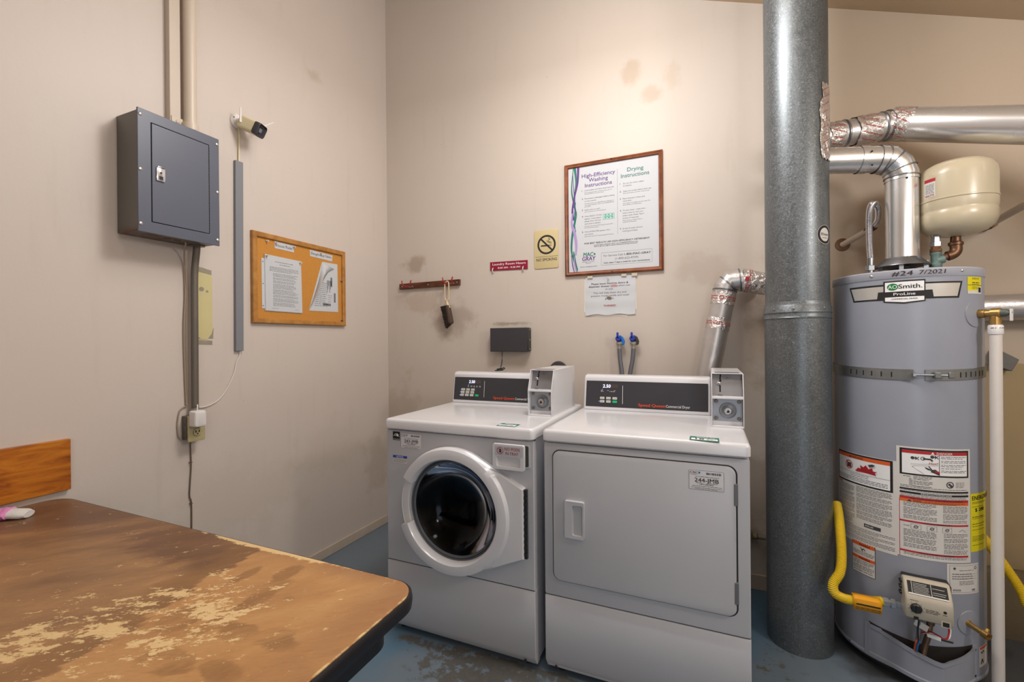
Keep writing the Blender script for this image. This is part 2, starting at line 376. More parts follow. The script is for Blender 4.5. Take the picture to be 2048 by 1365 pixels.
class MB:
    def __init__(s): s.bm = bmesh.new()
    def quad(s, *p):
        return s.bm.faces.new([s.bm.verts.new(Vector(q)) for q in p])
    def loops(s, rings, close=True, cap0=False, cap1=False, wrap=False):
        vr = [[s.bm.verts.new(Vector(p)) for p in r] for r in rings]
        n = len(vr[0]); pairs = list(zip(vr, vr[1:])) + ([(vr[-1], vr[0])] if wrap else [])
        for a, b in pairs:
            for i in range(n if close else n-1):
                j = (i+1) % n
                s.bm.faces.new((a[i], a[j], b[j], b[i]))
        if cap0: s.bm.faces.new(list(reversed(vr[0])))
        if cap1: s.bm.faces.new(vr[-1])
        return vr
    def box(s, x0, x1, y0, y1, z0, z1):
        s.loops([[(x0, y0, z0), (x1, y0, z0), (x1, y1, z0), (x0, y1, z0)], [(x0, y0, z1), (x1, y0, z1), (x1, y1, z1), (x0, y1, z1)]], cap0=True, cap1=True)
    def fbox(s, fr, u0, u1, v0, v1, w0, w1):
        s.slab(fr, [(u0, v0), (u1, v0), (u1, v1), (u0, v1)], w0, w1)
    def slab(s, fr, outline, w0, w1, ch=0.0):
        rings = [[fr(u, v, w0) for u, v in outline]]
        if ch:
            cu = sum(p[0] for p in outline)/len(outline); cv = sum(p[1] for p in outline)/len(outline)
            ru = max(abs(p[0]-cu) for p in outline); rv = max(abs(p[1]-cv) for p in outline)
            rings.append([fr(u, v, w1-ch) for u, v in outline])
            rings.append([fr(cu+(u-cu)*(1-.3*ch/ru), cv+(v-cv)*(1-.3*ch/rv), w1-.3*ch) for u, v in outline])
            rings.append([fr(cu+(u-cu)*(1-ch/ru), cv+(v-cv)*(1-ch/rv), w1) for u, v in outline])
        else: rings.append([fr(u, v, w1) for u, v in outline])
        s.loops(rings, cap0=True, cap1=True)
    def poly(s, fr, outline, w):
        return s.bm.faces.new([s.bm.verts.new(fr(u, v, w)) for u, v in outline])
    def rect(s, fr, u0, v0, u1, v1, w, nu=1):
        for i in range(nu):
            a = u0+(u1-u0)*i/nu; b = u0+(u1-u0)*(i+1)/nu
            s.poly(fr, [(a, v0), (b, v0), (b, v1), (a, v1)], w)
    def frame(s, fr, u0, v0, u1, v1, th, w, nu=1):
        s.rect(fr, u0, v0, u1, v0+th, w, nu); s.rect(fr, u0, v1-th, u1, v1, w, nu)
        s.rect(fr, u0, v0+th, u0+th, v1-th, w); s.rect(fr, u1-th, v0+th, u1, v1-th, w)
    def disc(s, fr, cu, cv, r, w, n=24, sv=1.0):
        s.poly(fr, [(cu+r*math.cos(2*PI*i/n), cv+sv*r*math.sin(2*PI*i/n)) for i in range(n)], w)
    def ring(s, fr, cu, cv, r0, r1, w, n=32, a0=0, a1=2*PI):
        cl = abs(a1-a0-2*PI) < 1e-6; m = n if cl else n+1
        A = [a0+(a1-a0)*i/n for i in range(m)]
        s.loops([[fr(cu+r*math.cos(a), cv+r*math.sin(a), w) for a in A] for r in (r1, r0)], close=cl)
    def stroke(s, fr, pts, th, w):
        fine = []
        for (a, b), (c, d) in zip(pts, pts[1:]):
            k = max(1, int(math.hypot(c-a, d-b)/.012))
            fine += [((a+(c-a)*i/k, b+(d-b)*i/k), (a+(c-a)*(i+1)/k, b+(d-b)*(i+1)/k)) for i in range(k)]
        for (a, b), (c, d) in fine:
            l = math.hypot(c-a, d-b) or 1; nx, ny = -(d-b)/l*th/2, (c-a)/l*th/2
            s.poly(fr, [(a+nx, b+ny), (a-nx, b-ny), (c-nx, d-ny), (c+nx, d+ny)], w)
    def text(s, fr, txt, u, v, h, w, align='L', width=None, bold=0.0, slant=0.0, rot=0.0):
        global _H
        if _H is None: _H = max(p.y for p in text_geo('H')[0])
        if bold:  # heavier strokes: the same letters again, a hair to either side
            for q, d_ in ((-.55, .00012), (.55, .00024), (0, .00036)):
                s.text(fr, txt, u+q*bold*h*1.2, v, h, w+d_, align, width, 0.0, slant, rot)
            return
        vs, fs = text_geo(txt)
        if not vs: return
        k = h/_H; x0 = min(p.x for p in vs); x1 = max(p.x for p in vs)
        kx = k if width is None else width/(x1-x0)
        tw = (x1-x0)*kx; off = {'L': 0, 'C': -tw/2, 'R': -tw}[align]
        cr, sr = math.cos(rot), math.sin(rot)
        nv = []
        for p in vs:
            a = (p.x-x0)*kx+off+slant*p.y*k; b = p.y*k
            nv.append(s.bm.verts.new(fr(u+a*cr-b*sr, v+a*sr+b*cr, w)))
        for f in fs:
            try: s.bm.faces.new([nv[i] for i in f])
            except ValueError: pass
    def greek(s, fr, u0, u1, v, h, w, rnd=None, tail=True, slope=0.0):
        rnd = rnd or random
        end = u1-(rnd.random()*.25*(u1-u0) if tail else 0); u = u0
        while u < end-h*.6:
            l = min(h*(.9+rnd.random()*3.2), end-u)
            s.poly(fr, [(u, v+slope*(u-u0)), (u+l, v+slope*(u+l-u0)), (u+l, v+h*.45+slope*(u+l-u0)), (u, v+h*.45+slope*(u-u0))], w)
            u += l+h*.55
    def tube(s, pts, r, n=10, caps=True, close=False):
        P = [Vector(p) for p in pts]
        rr = r if callable(r) else (lambda i: r if not isinstance(r, (list, tuple)) else r[i])
        T = []
        for i in range(len(P)):
            if close: d = P[(i+1) % len(P)]-P[i-1]
            else: d = P[min(i+1, len(P)-1)]-P[max(i-1, 0)]
            T.append(d.normalized())
        up = Vector((0, 0, 1)) if abs(T[0].z) < .9 else Vector((1, 0, 0))
        a = T[0].cross(up).normalized(); rings = []
        for i, p in enumerate(P):
            a = (a-T[i]*a.dot(T[i])).normalized(); b = T[i].cross(a)
            q = rr(i)
            rings.append([p+q*(math.cos(2*PI*j/n)*a+math.sin(2*PI*j/n)*b) for j in range(n)])
        s.loops(rings, cap0=caps and not close, cap1=caps and not close, wrap=close)
    def cyl(s, p0, p1, r0, r1=None, n=24):
        s.tube([p0, p1], [r0, r1 if r1 is not None else r0], n)
    def lathe(s, prof, o, ax=(0, 0, 1), n=32, cap0=True, cap1=True, ref=None):
        """prof: list of (radius, distance along ax)"""
        ax = Vector(ax).normalized(); o = Vector(o)
        a = Vector(ref) if ref else (Vector((1, 0, 0)) if abs(ax.x) < .9 else Vector((0, 0, 1)))
        a = (a-ax*a.dot(ax)).normalized(); b = ax.cross(a)
        s.loops([[o+ax*h+r*(math.cos(2*PI*j/n)*a+math.sin(2*PI*j/n)*b) for j in range(n)] for r, h in prof], cap0=cap0, cap1=cap1)
    def sphere(s, c, r, n=16, sz=1.0):
        pr = [(max(1e-4, r*math.sin(PI*i/8)), -r*sz*math.cos(PI*i/8)) for i in range(9)]
        s.lathe(pr, c, n=n)
    def build(s, name, mat, parent=None, bevel=0.0, smooth=True, seg=2, ang=40):
        bmesh.ops.recalc_face_normals(s.bm, faces=s.bm.faces) if smooth != 'flat' else None
        me = bpy.data.meshes.new(name); s.bm.to_mesh(me); s.bm.free()
        if parent is not None:
            me.transform(WM[parent].inverted())
        o = bpy.data.objects.new(name, me); link(o)
        if parent is not None: o.parent = parent; WM[o] = WM[parent]
        else: WM[o] = Matrix.Identity(4)
        me.materials.append(mat)
        if smooth is True:
            me.shade_smooth(); me.set_sharp_from_angle(angle=R(ang))
        if bevel:
            b = o.modifiers.new('bevel', 'BEVEL'); b.width = bevel; b.segments = seg; b.limit_method = 'ANGLE'; b.angle_limit = R(50)
        return o

def smoothpath(pts, k=8):
    P = [Vector(p) for p in pts]; out = []
    for i in range(len(P)-1):
        p0 = P[max(i-1, 0)]; p1 = P[i]; p2 = P[i+1]; p3 = P[min(i+2, len(P)-1)]
        for j in range(k):
            t = j/k
            out.append(.5*((2*p1)+(-p0+p2)*t+(2*p0-5*p1+4*p2-p3)*t*t+(-p0+3*p1-3*p2+p3)*t**3))
    out.append(P[-1]); return out
def evenpath(pts, step):
    P = smoothpath(pts, 24); out = [P[0]]; acc = 0
    for a, b in zip(P, P[1:]):
        l = (b-a).length; d = step-acc
        while d <= l:
            out.append(a+(b-a)*(d/l)); d += step
        acc = (acc+l) % step
    return out
def rrect(u0, v0, u1, v1, r, n=5):
    o = []
    for cu, cv, a in ((u1-r, v0+r, -90), (u1-r, v1-r, 0), (u0+r, v1-r, 90), (u0+r, v0+r, 180)):
        for i in range(n+1):
            t = R(a+90*i/n); o.append((cu+r*math.cos(t), cv+r*math.sin(t)))
    return o
# frames: (u,v,w) -> point.  u to the right, v up, w out of the surface
def FB(y): return lambda u, v, w: Vector((u, y-w, v))
def FL(x): return lambda u, v, w: Vector((x+w, u, v))
def FTOP(z): return lambda u, v, w: Vector((u, v, z+w))
def FCYL(cx, cy, r): return lambda u, v, w: Vector((cx+(r+w)*math.sin(u/r), cy-(r+w)*math.cos(u/r), v))
def FAX(p0, p1, r, ref):
    """frame on a pipe: u around (0 at ref side), v along from p0"""
    p0 = Vector(p0); ax = (Vector(p1)-p0).normalized(); a = Vector(ref); a = (a-ax*a.dot(ax)).normalized(); b = ax.cross(a)
    return lambda u, v, w: p0+ax*v+(r+w)*(math.cos(u/r)*a+math.sin(u/r)*b)
BW = FB(0.0); LW = FL(0.0)

# ------------------------------------------------------------------ the setting
def struct(name, mb, m, parent=None, **k):
    o = mb.build(name, m, parent, **k)
    if parent is None: o['kind'] = 'structure'
    return o
YR = -4.6; XR = 4.4
def cz(x): return 3.75-.377*x
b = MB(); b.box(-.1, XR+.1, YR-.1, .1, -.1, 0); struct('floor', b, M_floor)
b = MB(); b.loops([[(0-.1, y, -.0), (XR+.1, y, 0), (XR+.1, y, cz(XR+.1)), (-.1, y, cz(-.1))] for y in (0, .1)], cap0=True, cap1=True); struct('wall_back', b, M_wallb)
b = MB(); b.box(-.1, 0, YR, 0, 0, cz(0)); wl = struct('wall_left', b, M_walll)
b = MB(); b.box(XR, XR+.1, YR, 0, 0, cz(XR)); struct('wall_right', b, M_wallo)
b = MB()
for x0, x1, z0, z1 in ((0, 2.5, 0, 2.05), (3.5, XR, 0, 2.05)): b.box(x0, x1, YR-.1, YR, z0, z1)
b.loops([[(0, y, 2.05), (XR, y, 2.05), (XR, y, cz(XR)), (0, y, cz(0))] for y in (YR, YR-.1)], cap0=True, cap1=True)
struct('wall_front', b, M_wallo)
b = MB(); b.loops([[(-.1, y, cz(-.1)), (XR+.1, y, cz(XR+.1)), (XR+.1, y, cz(XR+.1)+.1), (-.1, y, cz(-.1)+.1)] for y in (.1, YR-.1)], cap0=True, cap1=True); struct('ceiling', b, M_ceil)
b = MB(); b.box(0, .012, -2.4, 0, 0, .055); struct('baseboard_left', b, M_base, bevel=.003)
b = MB(); b.box(.012, 2.62, -.012, 0, 0, .075); struct('baseboard_back', b, M_base, bevel=.003)
b = MB(); b.loops([[(2.62, -y, z), (XR, -y, z)] for y, z in ((.0, .0), (.03, 0), (.03, .26), (.018, .275), (0, .28))], close=False); struct('trim_1', b, M_curb)
# bare yellowish patch of wall left where a fitting was taken off, with darker tape marks
b = MB(); b.slab(LW, [(-1.288, 1.30), (-1.283, 1.275), (-1.265, 1.258), (-1.232, 1.258), (-1.214, 1.28), (-1.210, 1.31), (-1.211, 1.53), (-1.213, 1.545), (-1.288, 1.556)], 0, .0012)
pt = b.build('unpainted_patch', plain('bare_yellow_wall', 'C9BE8C', .5, vary=.06, vscale=10), wl)
b = MB()
b.slab(LW, [(-1.288, 1.556), (-1.213, 1.545), (-1.213, 1.566), (-1.235, 1.569), (-1.25, 1.573), (-1.288, 1.577)], 0, .0016)
b.slab(LW, [(-1.288, 1.262), (-1.288, 1.30), (-1.281, 1.275), (-1.262, 1.262)], .0012, .0016); b.slab(LW, [(-1.208, 1.262), (-1.206, 1.31), (-1.213, 1.285), (-1.230, 1.262)], .0012, .0016)
b.slab(LW, [(-1.286, 1.238), (-1.212, 1.234), (-1.212, 1.252), (-1.286, 1.257)], 0, .0016)
for cu, cv, ru in ((-1.257, 1.478, .011), (-1.233, 1.47, .006)): b.slab(LW, [(cu+ru*math.cos(i*PI/8), cv+ru*.9*math.sin(i*PI/8)) for i in range(16)], .0012, .0016)
b.build('tape_residue', plain('grey_residue', '938C78', .7, vary=.25, vscale=30), wl)

# ------------------------------------------------------------------ left wall
def screw(fr, u, v, w, r, parent, name='screw', m=None):
    b = MB(); b.loops([[fr(u+q*math.cos(2*PI*i/12), v+q*math.sin(2*PI*i/12), h) for i in range(12)] for q, h in ((r, w), (r, w+r*.25), (r*.6, w+r*.5))], cap1=True)
    return b.build(name, m or M_screw, parent)

ep = thing('electrical_panel', 'grey steel breaker panel box with a hinged door on the left wall', 'electrical panel', (0, -1.418, 1.652))
b = MB(); b.box(0, .132, -1.562, -1.271, 1.657, 2.098); b.build('panel_box', M_box, ep, bevel=.002)
fr = FL(.132)
b = MB(); q_ = lambda u0, v0, u1, v1, w: [fr(u0, v0, w), fr(u1, v0, w), fr(u1, v1, w), fr(u0, v1, w)]
b.loops([q_(-1.522, 1.694, -1.308, 2.065, 0), q_(-1.565, 1.652, -1.267, 2.104, 0), q_(-1.565, 1.652, -1.267, 2.104, .008), q_(-1.522, 1.694, -1.308, 2.065, .008)], wrap=True)
b.build('panel_cover', M_panel, ep, bevel=.0012)
b = MB(); b.slab(fr, [(-1.519, 1.6965), (-1.3105, 1.6965), (-1.3105, 2.0625), (-1.519, 2.0625)], .001, .0085); pd = b.build('door', M_panel, ep, bevel=.001)
b = MB(); b.fbox(fr, -1.524, -1.306, 1.690, 2.068, -.0005, .0012); b.build('door_gap', M_seam, ep)
b = MB()
for k in range(30): b.fbox(fr, -1.311, -1.3075, 1.70+k*.012, 1.708+k*.012, .006, .0092)
b.build('hinge', M_seam, pd)
b = MB(); b.slab(fr, [(-1.507, 1.853), (-1.479, 1.853), (-1.477, 1.86), (-1.477, 1.902), (-1.484, 1.909), (-1.503, 1.909), (-1.507, 1.902)], .0085, .015, .003); lt = b.build('latch', M_chrome, pd)
b = MB(); b.fbox(fr, -1.499, -1.486, 1.859, 1.872, .0148, .0154); b.disc(fr, -1.4925, 1.885, .004, .0154, 12); b.fbox(fr, -1.504, -1.481, 1.903, 1.906, .0148, .0156); b.build('latch_keyhole', M_dark, pd)
for u, v in ((-1.556, 2.082), (-1.275, 2.080), (-1.557, 1.880), (-1.274, 1.878), (-1.557, 1.681), (-1.275, 1.676)):
    screw(fr, u, v, .008, .0065, ep)
b = MB()
for y, r in ((-1.49, .026), (-1.43, .012), (-1.395, .012), (-1.36, .012)):
    b.lathe([(r, 0), (r, -.0015)], (.07, y, 1.657), n=20)
b.lathe([(.028, 0), (.028, -.004), (.02, -.004)], (.048, -1.302, 1.657), n=20)
b.build('knockout', M_box, ep)
b = MB(); b.fbox(FTOP(1.6565), .112, .124, -1.44, -1.36, -.0006, 0); b.build('caution_sticker', plain('faded_yellow_sticker', 'A38A2A', .6), ep)

b = MB(); b.box(0, .030, -1.394, -1.352, 2.098, cz(0)-.02); st = b.build('wall_strut', M_cardb, bevel=.002)
tag(st, 'flat painted wooden strip running up the wall above the breaker panel', 'strip')
cn = thing('painted_conduit', 'thick cream-painted vertical conduit rising from the breaker panel top', 'conduit', (.04, -1.323, 2.10))
b = MB(); b.cyl((.042, -1.322, 2.14), (.042, -1.322, cz(.04)-.02), .0235); b.build('pipe', M_beigepaint, cn)
b = MB(); b.lathe([(.0235, .03), (.029, .028), (.031, .012), (.031, 0), (.026, -.004)], (.042, -1.322, 2.135)); b.build('coupling', M_beigepaint, cn)
b = MB(); b.cyl((.042, -1.322, 2.098), (.042, -1.322, 2.135), .020); b.build('connector', M_zinc, cn)
b = MB(); b.box(0.0305, .034, -1.39, -1.345, 2.145, 2.175); b.build('clamp', M_beigepaint, cn, bevel=.002)
screw(FL(.034), -1.366, 2.158, 0, .008, cn, m=M_beigepaint)

cd = thing('grey_conduit', 'thin grey vertical conduit between breaker panel and outlet box', 'conduit', (.03, -1.304, .94))
b = MB(); b.tube(smoothpath([(.045, -1.302, 1.657), (.042, -1.302, 1.63), (.032, -1.303, 1.56), (.03, -1.304, 1.48), (.03, -1.305, 1.2), (.03, -1.306, .955)], 8), .0135, 16); b.build('pipe', M_conduit, cd)
b = MB(); b.lathe([(.017, 0), (.017, .012), (.015, .012), (.015, .02)], (.03, -1.306, .945)); b.build('connector', M_zinc, cd)
b = MB(); b.tube(smoothpath([(.09, -1.375, 1.657), (.09, -1.374, 1.642), (.05, -1.355, 1.625), (.012, -1.333, 1.57), (.008, -1.328, 1.45), (.007, -1.334, 1.30), (.007, -1.331, 1.1), (.007, -1.327, .98)], 8), .0032, 6)
b.tube(smoothpath([(.013, -1.329, 1.56), (.012, -1.324, 1.45), (.011, -1.326, 1.3), (.009, -1.325, 1.1), (.008, -1.324, .985), (.006, -1.338, .972), (.006, -1.354, .955), (.005, -1.362, .90), (.005, -1.358, .85), (.01, -1.345, .835)], 8), .0025, 6)
w_ = b.build('phone_wire', M_greywire); tag(w_, 'pair of thin painted wires running down beside the grey conduit', 'wire')
b = MB(); b.tube(smoothpath([(.012, -1.315, .83), (.006, -1.312, .80), (.005, -1.309, .72), (.005, -1.314, .64), (.005, -1.316, .59), (.005, -1.309, .555), (.005, -1.309, .44), (.005, -1.31, .25)], 8), .0028, 6)
for z in (.73, .555): b.box(.0, .009, -1.316, -1.306, z, z+.004)
w_ = b.build('dangling_wire', M_brownwire); tag(w_, 'thin brown wire hanging down the wall below the outlet box', 'wire')

ob = thing('outlet_box', 'ivory surface-mounted double outlet box on the left wall', 'outlet', (0, -1.314, .83))
b = MB(); b.box(0, .05, -1.343, -1.285, .835, .935); b.build('box', M_conduit, ob, bevel=.003)
b = MB()
for z in (.852, .885, .918): b.lathe([(.012, 0), (.012, .0012)], (.025, -1.343, z), (0, -1, 0), 16)
b.build('knockout', M_box, ob)
b = MB(); b.slab(FL(.05), rrect(-1.349, .829, -1.280, .940, .004), 0, .006, .0025); b.build('cover_plate', M_ivory, ob)
fr = FL(.056)
for cv in (.866, .907):
    b = MB(); b.slab(fr, [(-1.3135+max(-.0155, min(.0155, .0175*math.cos(i*PI/12))), cv+.0145*math.sin(i*PI/12)) for i in range(24)], 0, .0022); rc = b.build('receptacle', M_ivory, ob)
    b = MB()
    b.ring(fr, -1.3135, cv, .0165, .0178, .0003, 24)
    if cv < .9:
        b.fbox(fr, -1.3225, -1.3185, cv-.001, cv+.009, .0015, .0026); b.fbox(fr, -1.309, -1.305, cv-.001, cv+.009, .0015, .0026); b.disc(fr, -1.3135, cv-.0065, .003, .0026, 12)
    b.build('slots', M_dark, rc)
ad = thing('power_adapter', 'white ribbed plug-in power adapter with thin white cord in the outlet', 'adapter', (.06, -1.318, .895))
fr = FL(.0582)
b = MB(); b.slab(fr, rrect(-1.347, .893, -1.300, .960, .008), 0, .040, .008); b.build('body', M_whitep, ad)
for u0, u1 in ((-1.3475, -1.338), (-1.309, -1.2995)):
    b = MB()
    for k in range(9): b.fbox(fr, u0, u1, .903+k*.0053, .9055+k*.0053, .022, .0345)
    b.build('rib', M_whitep, ad)
b = MB(); b.tube(smoothpath([(.075, -1.324, .958), (.075, -1.324, .972), (.066, -1.318, .982), (.03, -1.300, .974), (.008, -1.272, .962), (.005, -1.235, .964), (.005, -1.19, .984), (.005, -1.15, 1.03), (.005, -1.115, 1.10), (.005, -1.103, 1.15), (.006, -1.088, 1.18), (.008, -1.086, 1.21)], 8), .0024, 8); b.build('cord', M_whitep, ad)

b = MB(); b.slab(FL(0), [(-1.112, 1.203), (-1.074, 1.203), (-1.068, 2.098), (-1.106, 2.098)], 0, .016); rw = b.build('cable_raceway', M_raceway, bevel=.0015)
tag(rw, 'long narrow grey plastic cable cover running vertically below the security camera', 'cable cover')

sc_ = thing('security_camera', 'small white bullet security camera with black face on the left wall', 'camera', (0, -1.09, 2.285))
b = MB(); b.lathe([(.034, 0), (.034, .008), (.030, .012), (.012, .013)], (0, -1.088, 2.287), (1, 0, 0), 28)
b.build('base_plate', M_whitep, sc_)
for a in (35, 155, 275): screw(FL(.0125), -1.088+.024*math.cos(R(a)), 2.287+.024*math.sin(R(a)), 0, .003, sc_, m=M_dark)
b = MB(); b.tube([(.012, -1.088, 2.287), (.03, -1.088, 2.286), (.045, -1.086, 2.280)], [.013, .011, .012], 14); b.sphere((.048, -1.086, 2.278), .014); b.build('mount_arm', M_whitep, sc_)
d = Vector((.78, .30, -.40)).normalized(); a_ = d.cross(Vector((0, 0, 1))).normalized(); u_ = a_.cross(d)
o_ = Vector((.035, -1.088, 2.278))
CF = lambda u, v, w: o_+a_*u+u_*v+d*w
b = MB(); b.slab(CF, rrect(-.030, -.028, .030, .028, .010), 0.005, .085); b.build('body', M_creamp, sc_)
b = MB(); rr0 = rrect(-.031, -.029, .031, .029, .010); rr1 = rrect(-.029, -.027, .029, .027, .012); rr2 = rrect(-.025, -.023, .025, .023, .008)
b.loops([[CF(u, v, .082) for u, v in rr0], [CF(u, v, .105) for u, v in rr0], [CF(u, v, .108) for u, v in rr1], [CF(u, v, .098) for u, v in rr2]], cap1=True); b.build('face_hood', M_charcoal, sc_)
b = MB(); b.slab(CF, rrect(-.009, -.009, .009, .009, .002), .097, .1005); b.build('lens', M_lens, sc_)
b = MB(); b.fbox(CF, -.010, .010, .010, .019, .097, .0995); b.build('sensor_window', M_dark, sc_)
b = MB(); b.lathe([(.003, .097), (.003, .0995)], o_+u_*-.016, d, 10); b.build('sensor_dot', M_dark, sc_)
for p, q in (((.06, -1.112, 2.262), (.06, -1.111, 2.331)), ((.095, -1.035, 2.262), (.06, -.94, 2.335))):
    b = MB(); b.tube([p, q], [.0052, .0035], 8); b.build('antenna', M_whitep, sc_)
b = MB(); b.tube(smoothpath([(.014, -1.088, 2.262), (.01, -1.084, 2.23), (.008, -1.083, 2.17), (.009, -1.085, 2.096)], 8), .0035, 8); b.build('cable', M_creamp, sc_)

# bulletin board and what is pinned on it
bb = thing('bulletin_board', 'oak-framed cork bulletin board on the left wall', 'bulletin board', (0, -.72, 1.338))
def miterframe(fr, u0, v0, u1, v1, th, prof):
    """prof: (t 0..1 across from outer to inner, w)"""
    b = MB()
    b.loops([[fr(u0+th*t, v0+th*t, w), fr(u1-th*t, v0+th*t, w), fr(u1-th*t, v1-th*t, w), fr(u0+th*t, v1-th*t, w)] for t, w in prof]); return b
b = miterframe(LW, -1.026, 1.338, -.417, 1.788, .024, [(0, 0), (0, .018), (.12, .021), (.88, .021), (1, .019), (1, .004)]); b.build('frame', M_oak, bb)
b = MB(); b.fbox(LW, -1.01, -.43, 1.355, 1.772, 0, .009); b.build('cork_panel', M_cork, bb)
def pin(fr, u, v, w, label, mt=None, dx=0, group='push pins on the left-wall cork board'):
    p = thing('push_pin', label, 'push pin', fr(u, v, w), group)
    b = MB(); n = (fr(u, v, w+1)-fr(u, v, w)).normalized()
    b.lathe([(.0012, 0), (.0012, .003), (.005, .003), (.005, .0045), (.0028, .006), (.0028, .012), (.0045, .0135), (.0045, .0145)], fr(u, v, w), n+Vector((0, dx*.3, -.15)), 12)
    b.build('pin_head', mt or M_clear, p); return p
CK = FL(.0092)
def sheet_on(name, fr, u0, v0, u1, v1, w, mat, label, cat, skew=0.0, th=.0008, curl=0.0):
    o = thing(name, label, cat, fr((u0+u1)/2, v0, w)); b = MB()
    n = 10
    rings = []
    for k, hh in ((0, w), (1, w+th)):
        rings.append([fr(u0+(u1-u0)*i/n, v0+skew*i/n, hh+curl*math.sin(PI*i/n)**2) for i in range(n+1)]+[fr(u1-(u1-u0)*i/n, v1+skew*(1-i/n), hh) for i in range(n+1)])
    b.loops(rings, cap0=True, cap1=True); b.build('paper', mat, o); return o
hs = thing('paper_sheet_stack', 'stack of white printed house rules sheets pinned at left of cork board', 'papers', CK(-.85, 1.4, 0))
b = MB(); b.slab(CK, [(-.972, 1.412), (-.755, 1.408), (-.758, 1.658), (-.974, 1.662)], 0, .002); b.build('rear_sheet', M_paper, hs)
for v in (1.645, 1.535, 1.425):
    b = MB(); b.disc(CK, -.966, v, .0028, .0023, 10); b.build('punched_hole', M_midink, hs)
for k in range(3):
    b = MB(); e = .0015*k
    b.slab(CK, [(-.957+e, 1.400+e), (-.736+e, 1.398+e), (-.740, 1.680), (-.958, 1.684)], .002+.0014*k, .003+.0014*k); b.build('front_sheet', M_paper, hs)
rn = random.Random(3)
b = MB(); b.greek(CK, -.90, -.79, 1.652, .005, .0064, rn, False); b.greek(CK, -.875, -.81, 1.640, .005, .0064, rn, False)
for k in range(4): b.greek(CK, -.932, -.757, 1.624-k*.0065, .004, .0064, rn, k == 3)
v = 1.592
while v > 1.432:
    for k in range(rn.choice((2, 3, 4))): b.greek(CK, -.913, -.757, v, .0042, .0064, rn, True); v -= .0066
    v -= .0025
b.greek(CK, -.92, -.88, 1.415, .003, .0064, rn); b.greek(CK, -.78, -.755, 1.413, .003, .0064, rn); b.build('print', M_greyink, hs)
lb = thing('paper_strip', 'small white paper strip reading House Rules on cork board', 'paper label', CK(-.84, 1.73, 0))
b = MB(); b.slab(CK, [(-.897, 1.724), (-.780, 1.722), (-.779, 1.758), (-.899, 1.760)], 0, .001); b.build('paper', M_paper, lb)
b = MB(); b.text(CK, 'House Rules', -.889, 1.734, .0145, .0014, width=.098); b.build('lettering', M_midink, lb)
lb = thing('paper_strip', 'small white paper strip reading Shaughnessy News on cork board', 'paper label', CK(-.59, 1.72, 0))
b = MB(); b.slab(CK, [(-.674, 1.721), (-.514, 1.716), (-.511, 1.752), (-.675, 1.756)], 0, .001); b.build('paper', M_paper, lb)
b = MB(); b.text(CK, 'Shaughnessy News', -.669, 1.732, .0145, .0014, width=.15); b.build('lettering', M_midink, lb)
nw = thing('newsletter', 'white newsletter with curled-over front page pinned at right of cork board', 'paper', CK(-.58, 1.42, 0))
b = MB(); b.slab(CK, [(-.686, 1.417), (-.470, 1.420), (-.473, 1.705), (-.590, 1.702)], 0, .0012); b.build('page', M_paper, nw)
b = MB(); n = 12; r0, r1 = [], []
# lifted corner folding across the page: from top (-.59,1.70) to lower left (-.686,1.42)
L0 = [Vector((-.589+(-.097)*(i/n)**1.35, 1.702-.284*(i/n), 0)) for i in range(n+1)]
Lm = [Vector((-.50-.17*(i/n)**.55, 1.672-.235*(i/n)**1.0, 0)) for i in range(n+1)]
for i in range(n+1):
    a_0 = L0[i]; m_0 = Lm[i] if i < n else L0[n]
    t_ = i/n; bulge = .022*math.sin(PI*min(1, t_*1.0))
    r0.append([CK(a_0.x, a_0.y, .002), CK(a_0.x*.55+m_0.x*.45, a_0.y*.55+m_0.y*.45, .004+bulge), CK(m_0.x, m_0.y, .003+bulge*.5)])
b.loops(r0, close=False); fl = b.build('curled_page', M_paper, nw); sm = fl.modifiers.new('thickness', 'SOLIDIFY'); sm.thickness = .0008
b = MB()
for k in range(13):
    v = 1.60-k*.011
    b.greek(CK, -.60-.004*k, -.555+.001*k, v-.02, .006, .0016, rn)
for k in range(6): b.rect(CK, -.555+.006*k, 1.53+.02*(k % 3), -.551+.006*k, 1.60, .0016)
b.rect(CK, -.528, 1.565, -.515, 1.62, .0016); b.rect(CK, -.503, 1.475, -.490, 1.53, .0016); b.rect(CK, -.585, 1.452, -.527, 1.466, .0016)
for k in range(4): b.greek(CK, -.548, -.515, 1.475+k*.012, .005, .0016, rn)
b.build('print', M_greyink, nw)
for u, v, w, lab, mt in ((-.944, 1.752, 0, 'clear push pin alone near upper left corner of the cork board', None), (-.893, 1.752, .001, 'clear push pin at left end of the House Rules strip', None), (-.784, 1.752, .001, 'clear push pin at right end of the House Rules strip', None),
        (-.950, 1.677, .0062, 'clear push pin at top left of the house rules sheets', None), (-.748, 1.673, .0062, 'clear push pin at top right of the house rules sheets', None), (-.60, 1.75, .001, 'clear push pin over the Shaughnessy News strip', None),
        (-.446, 1.612, 0, 'dark tack beside the newsletter at cork board right edge', M_steel), (-.445, 1.375, 0, 'dark tack in the lower right corner of the cork board', M_steel)):
    pin(CK, u, v, w, lab, mt)

b = MB(); b.slab(FL(0), [(-2.45, .742), (-1.710, .742), (-1.710, .915), (-2.45, .915)], 0, .018); sp_ = b.build('backsplash_board', M_splash, bevel=.0015)
tag(sp_, 'amber varnished wooden board fixed to the left wall just above the table', 'board')

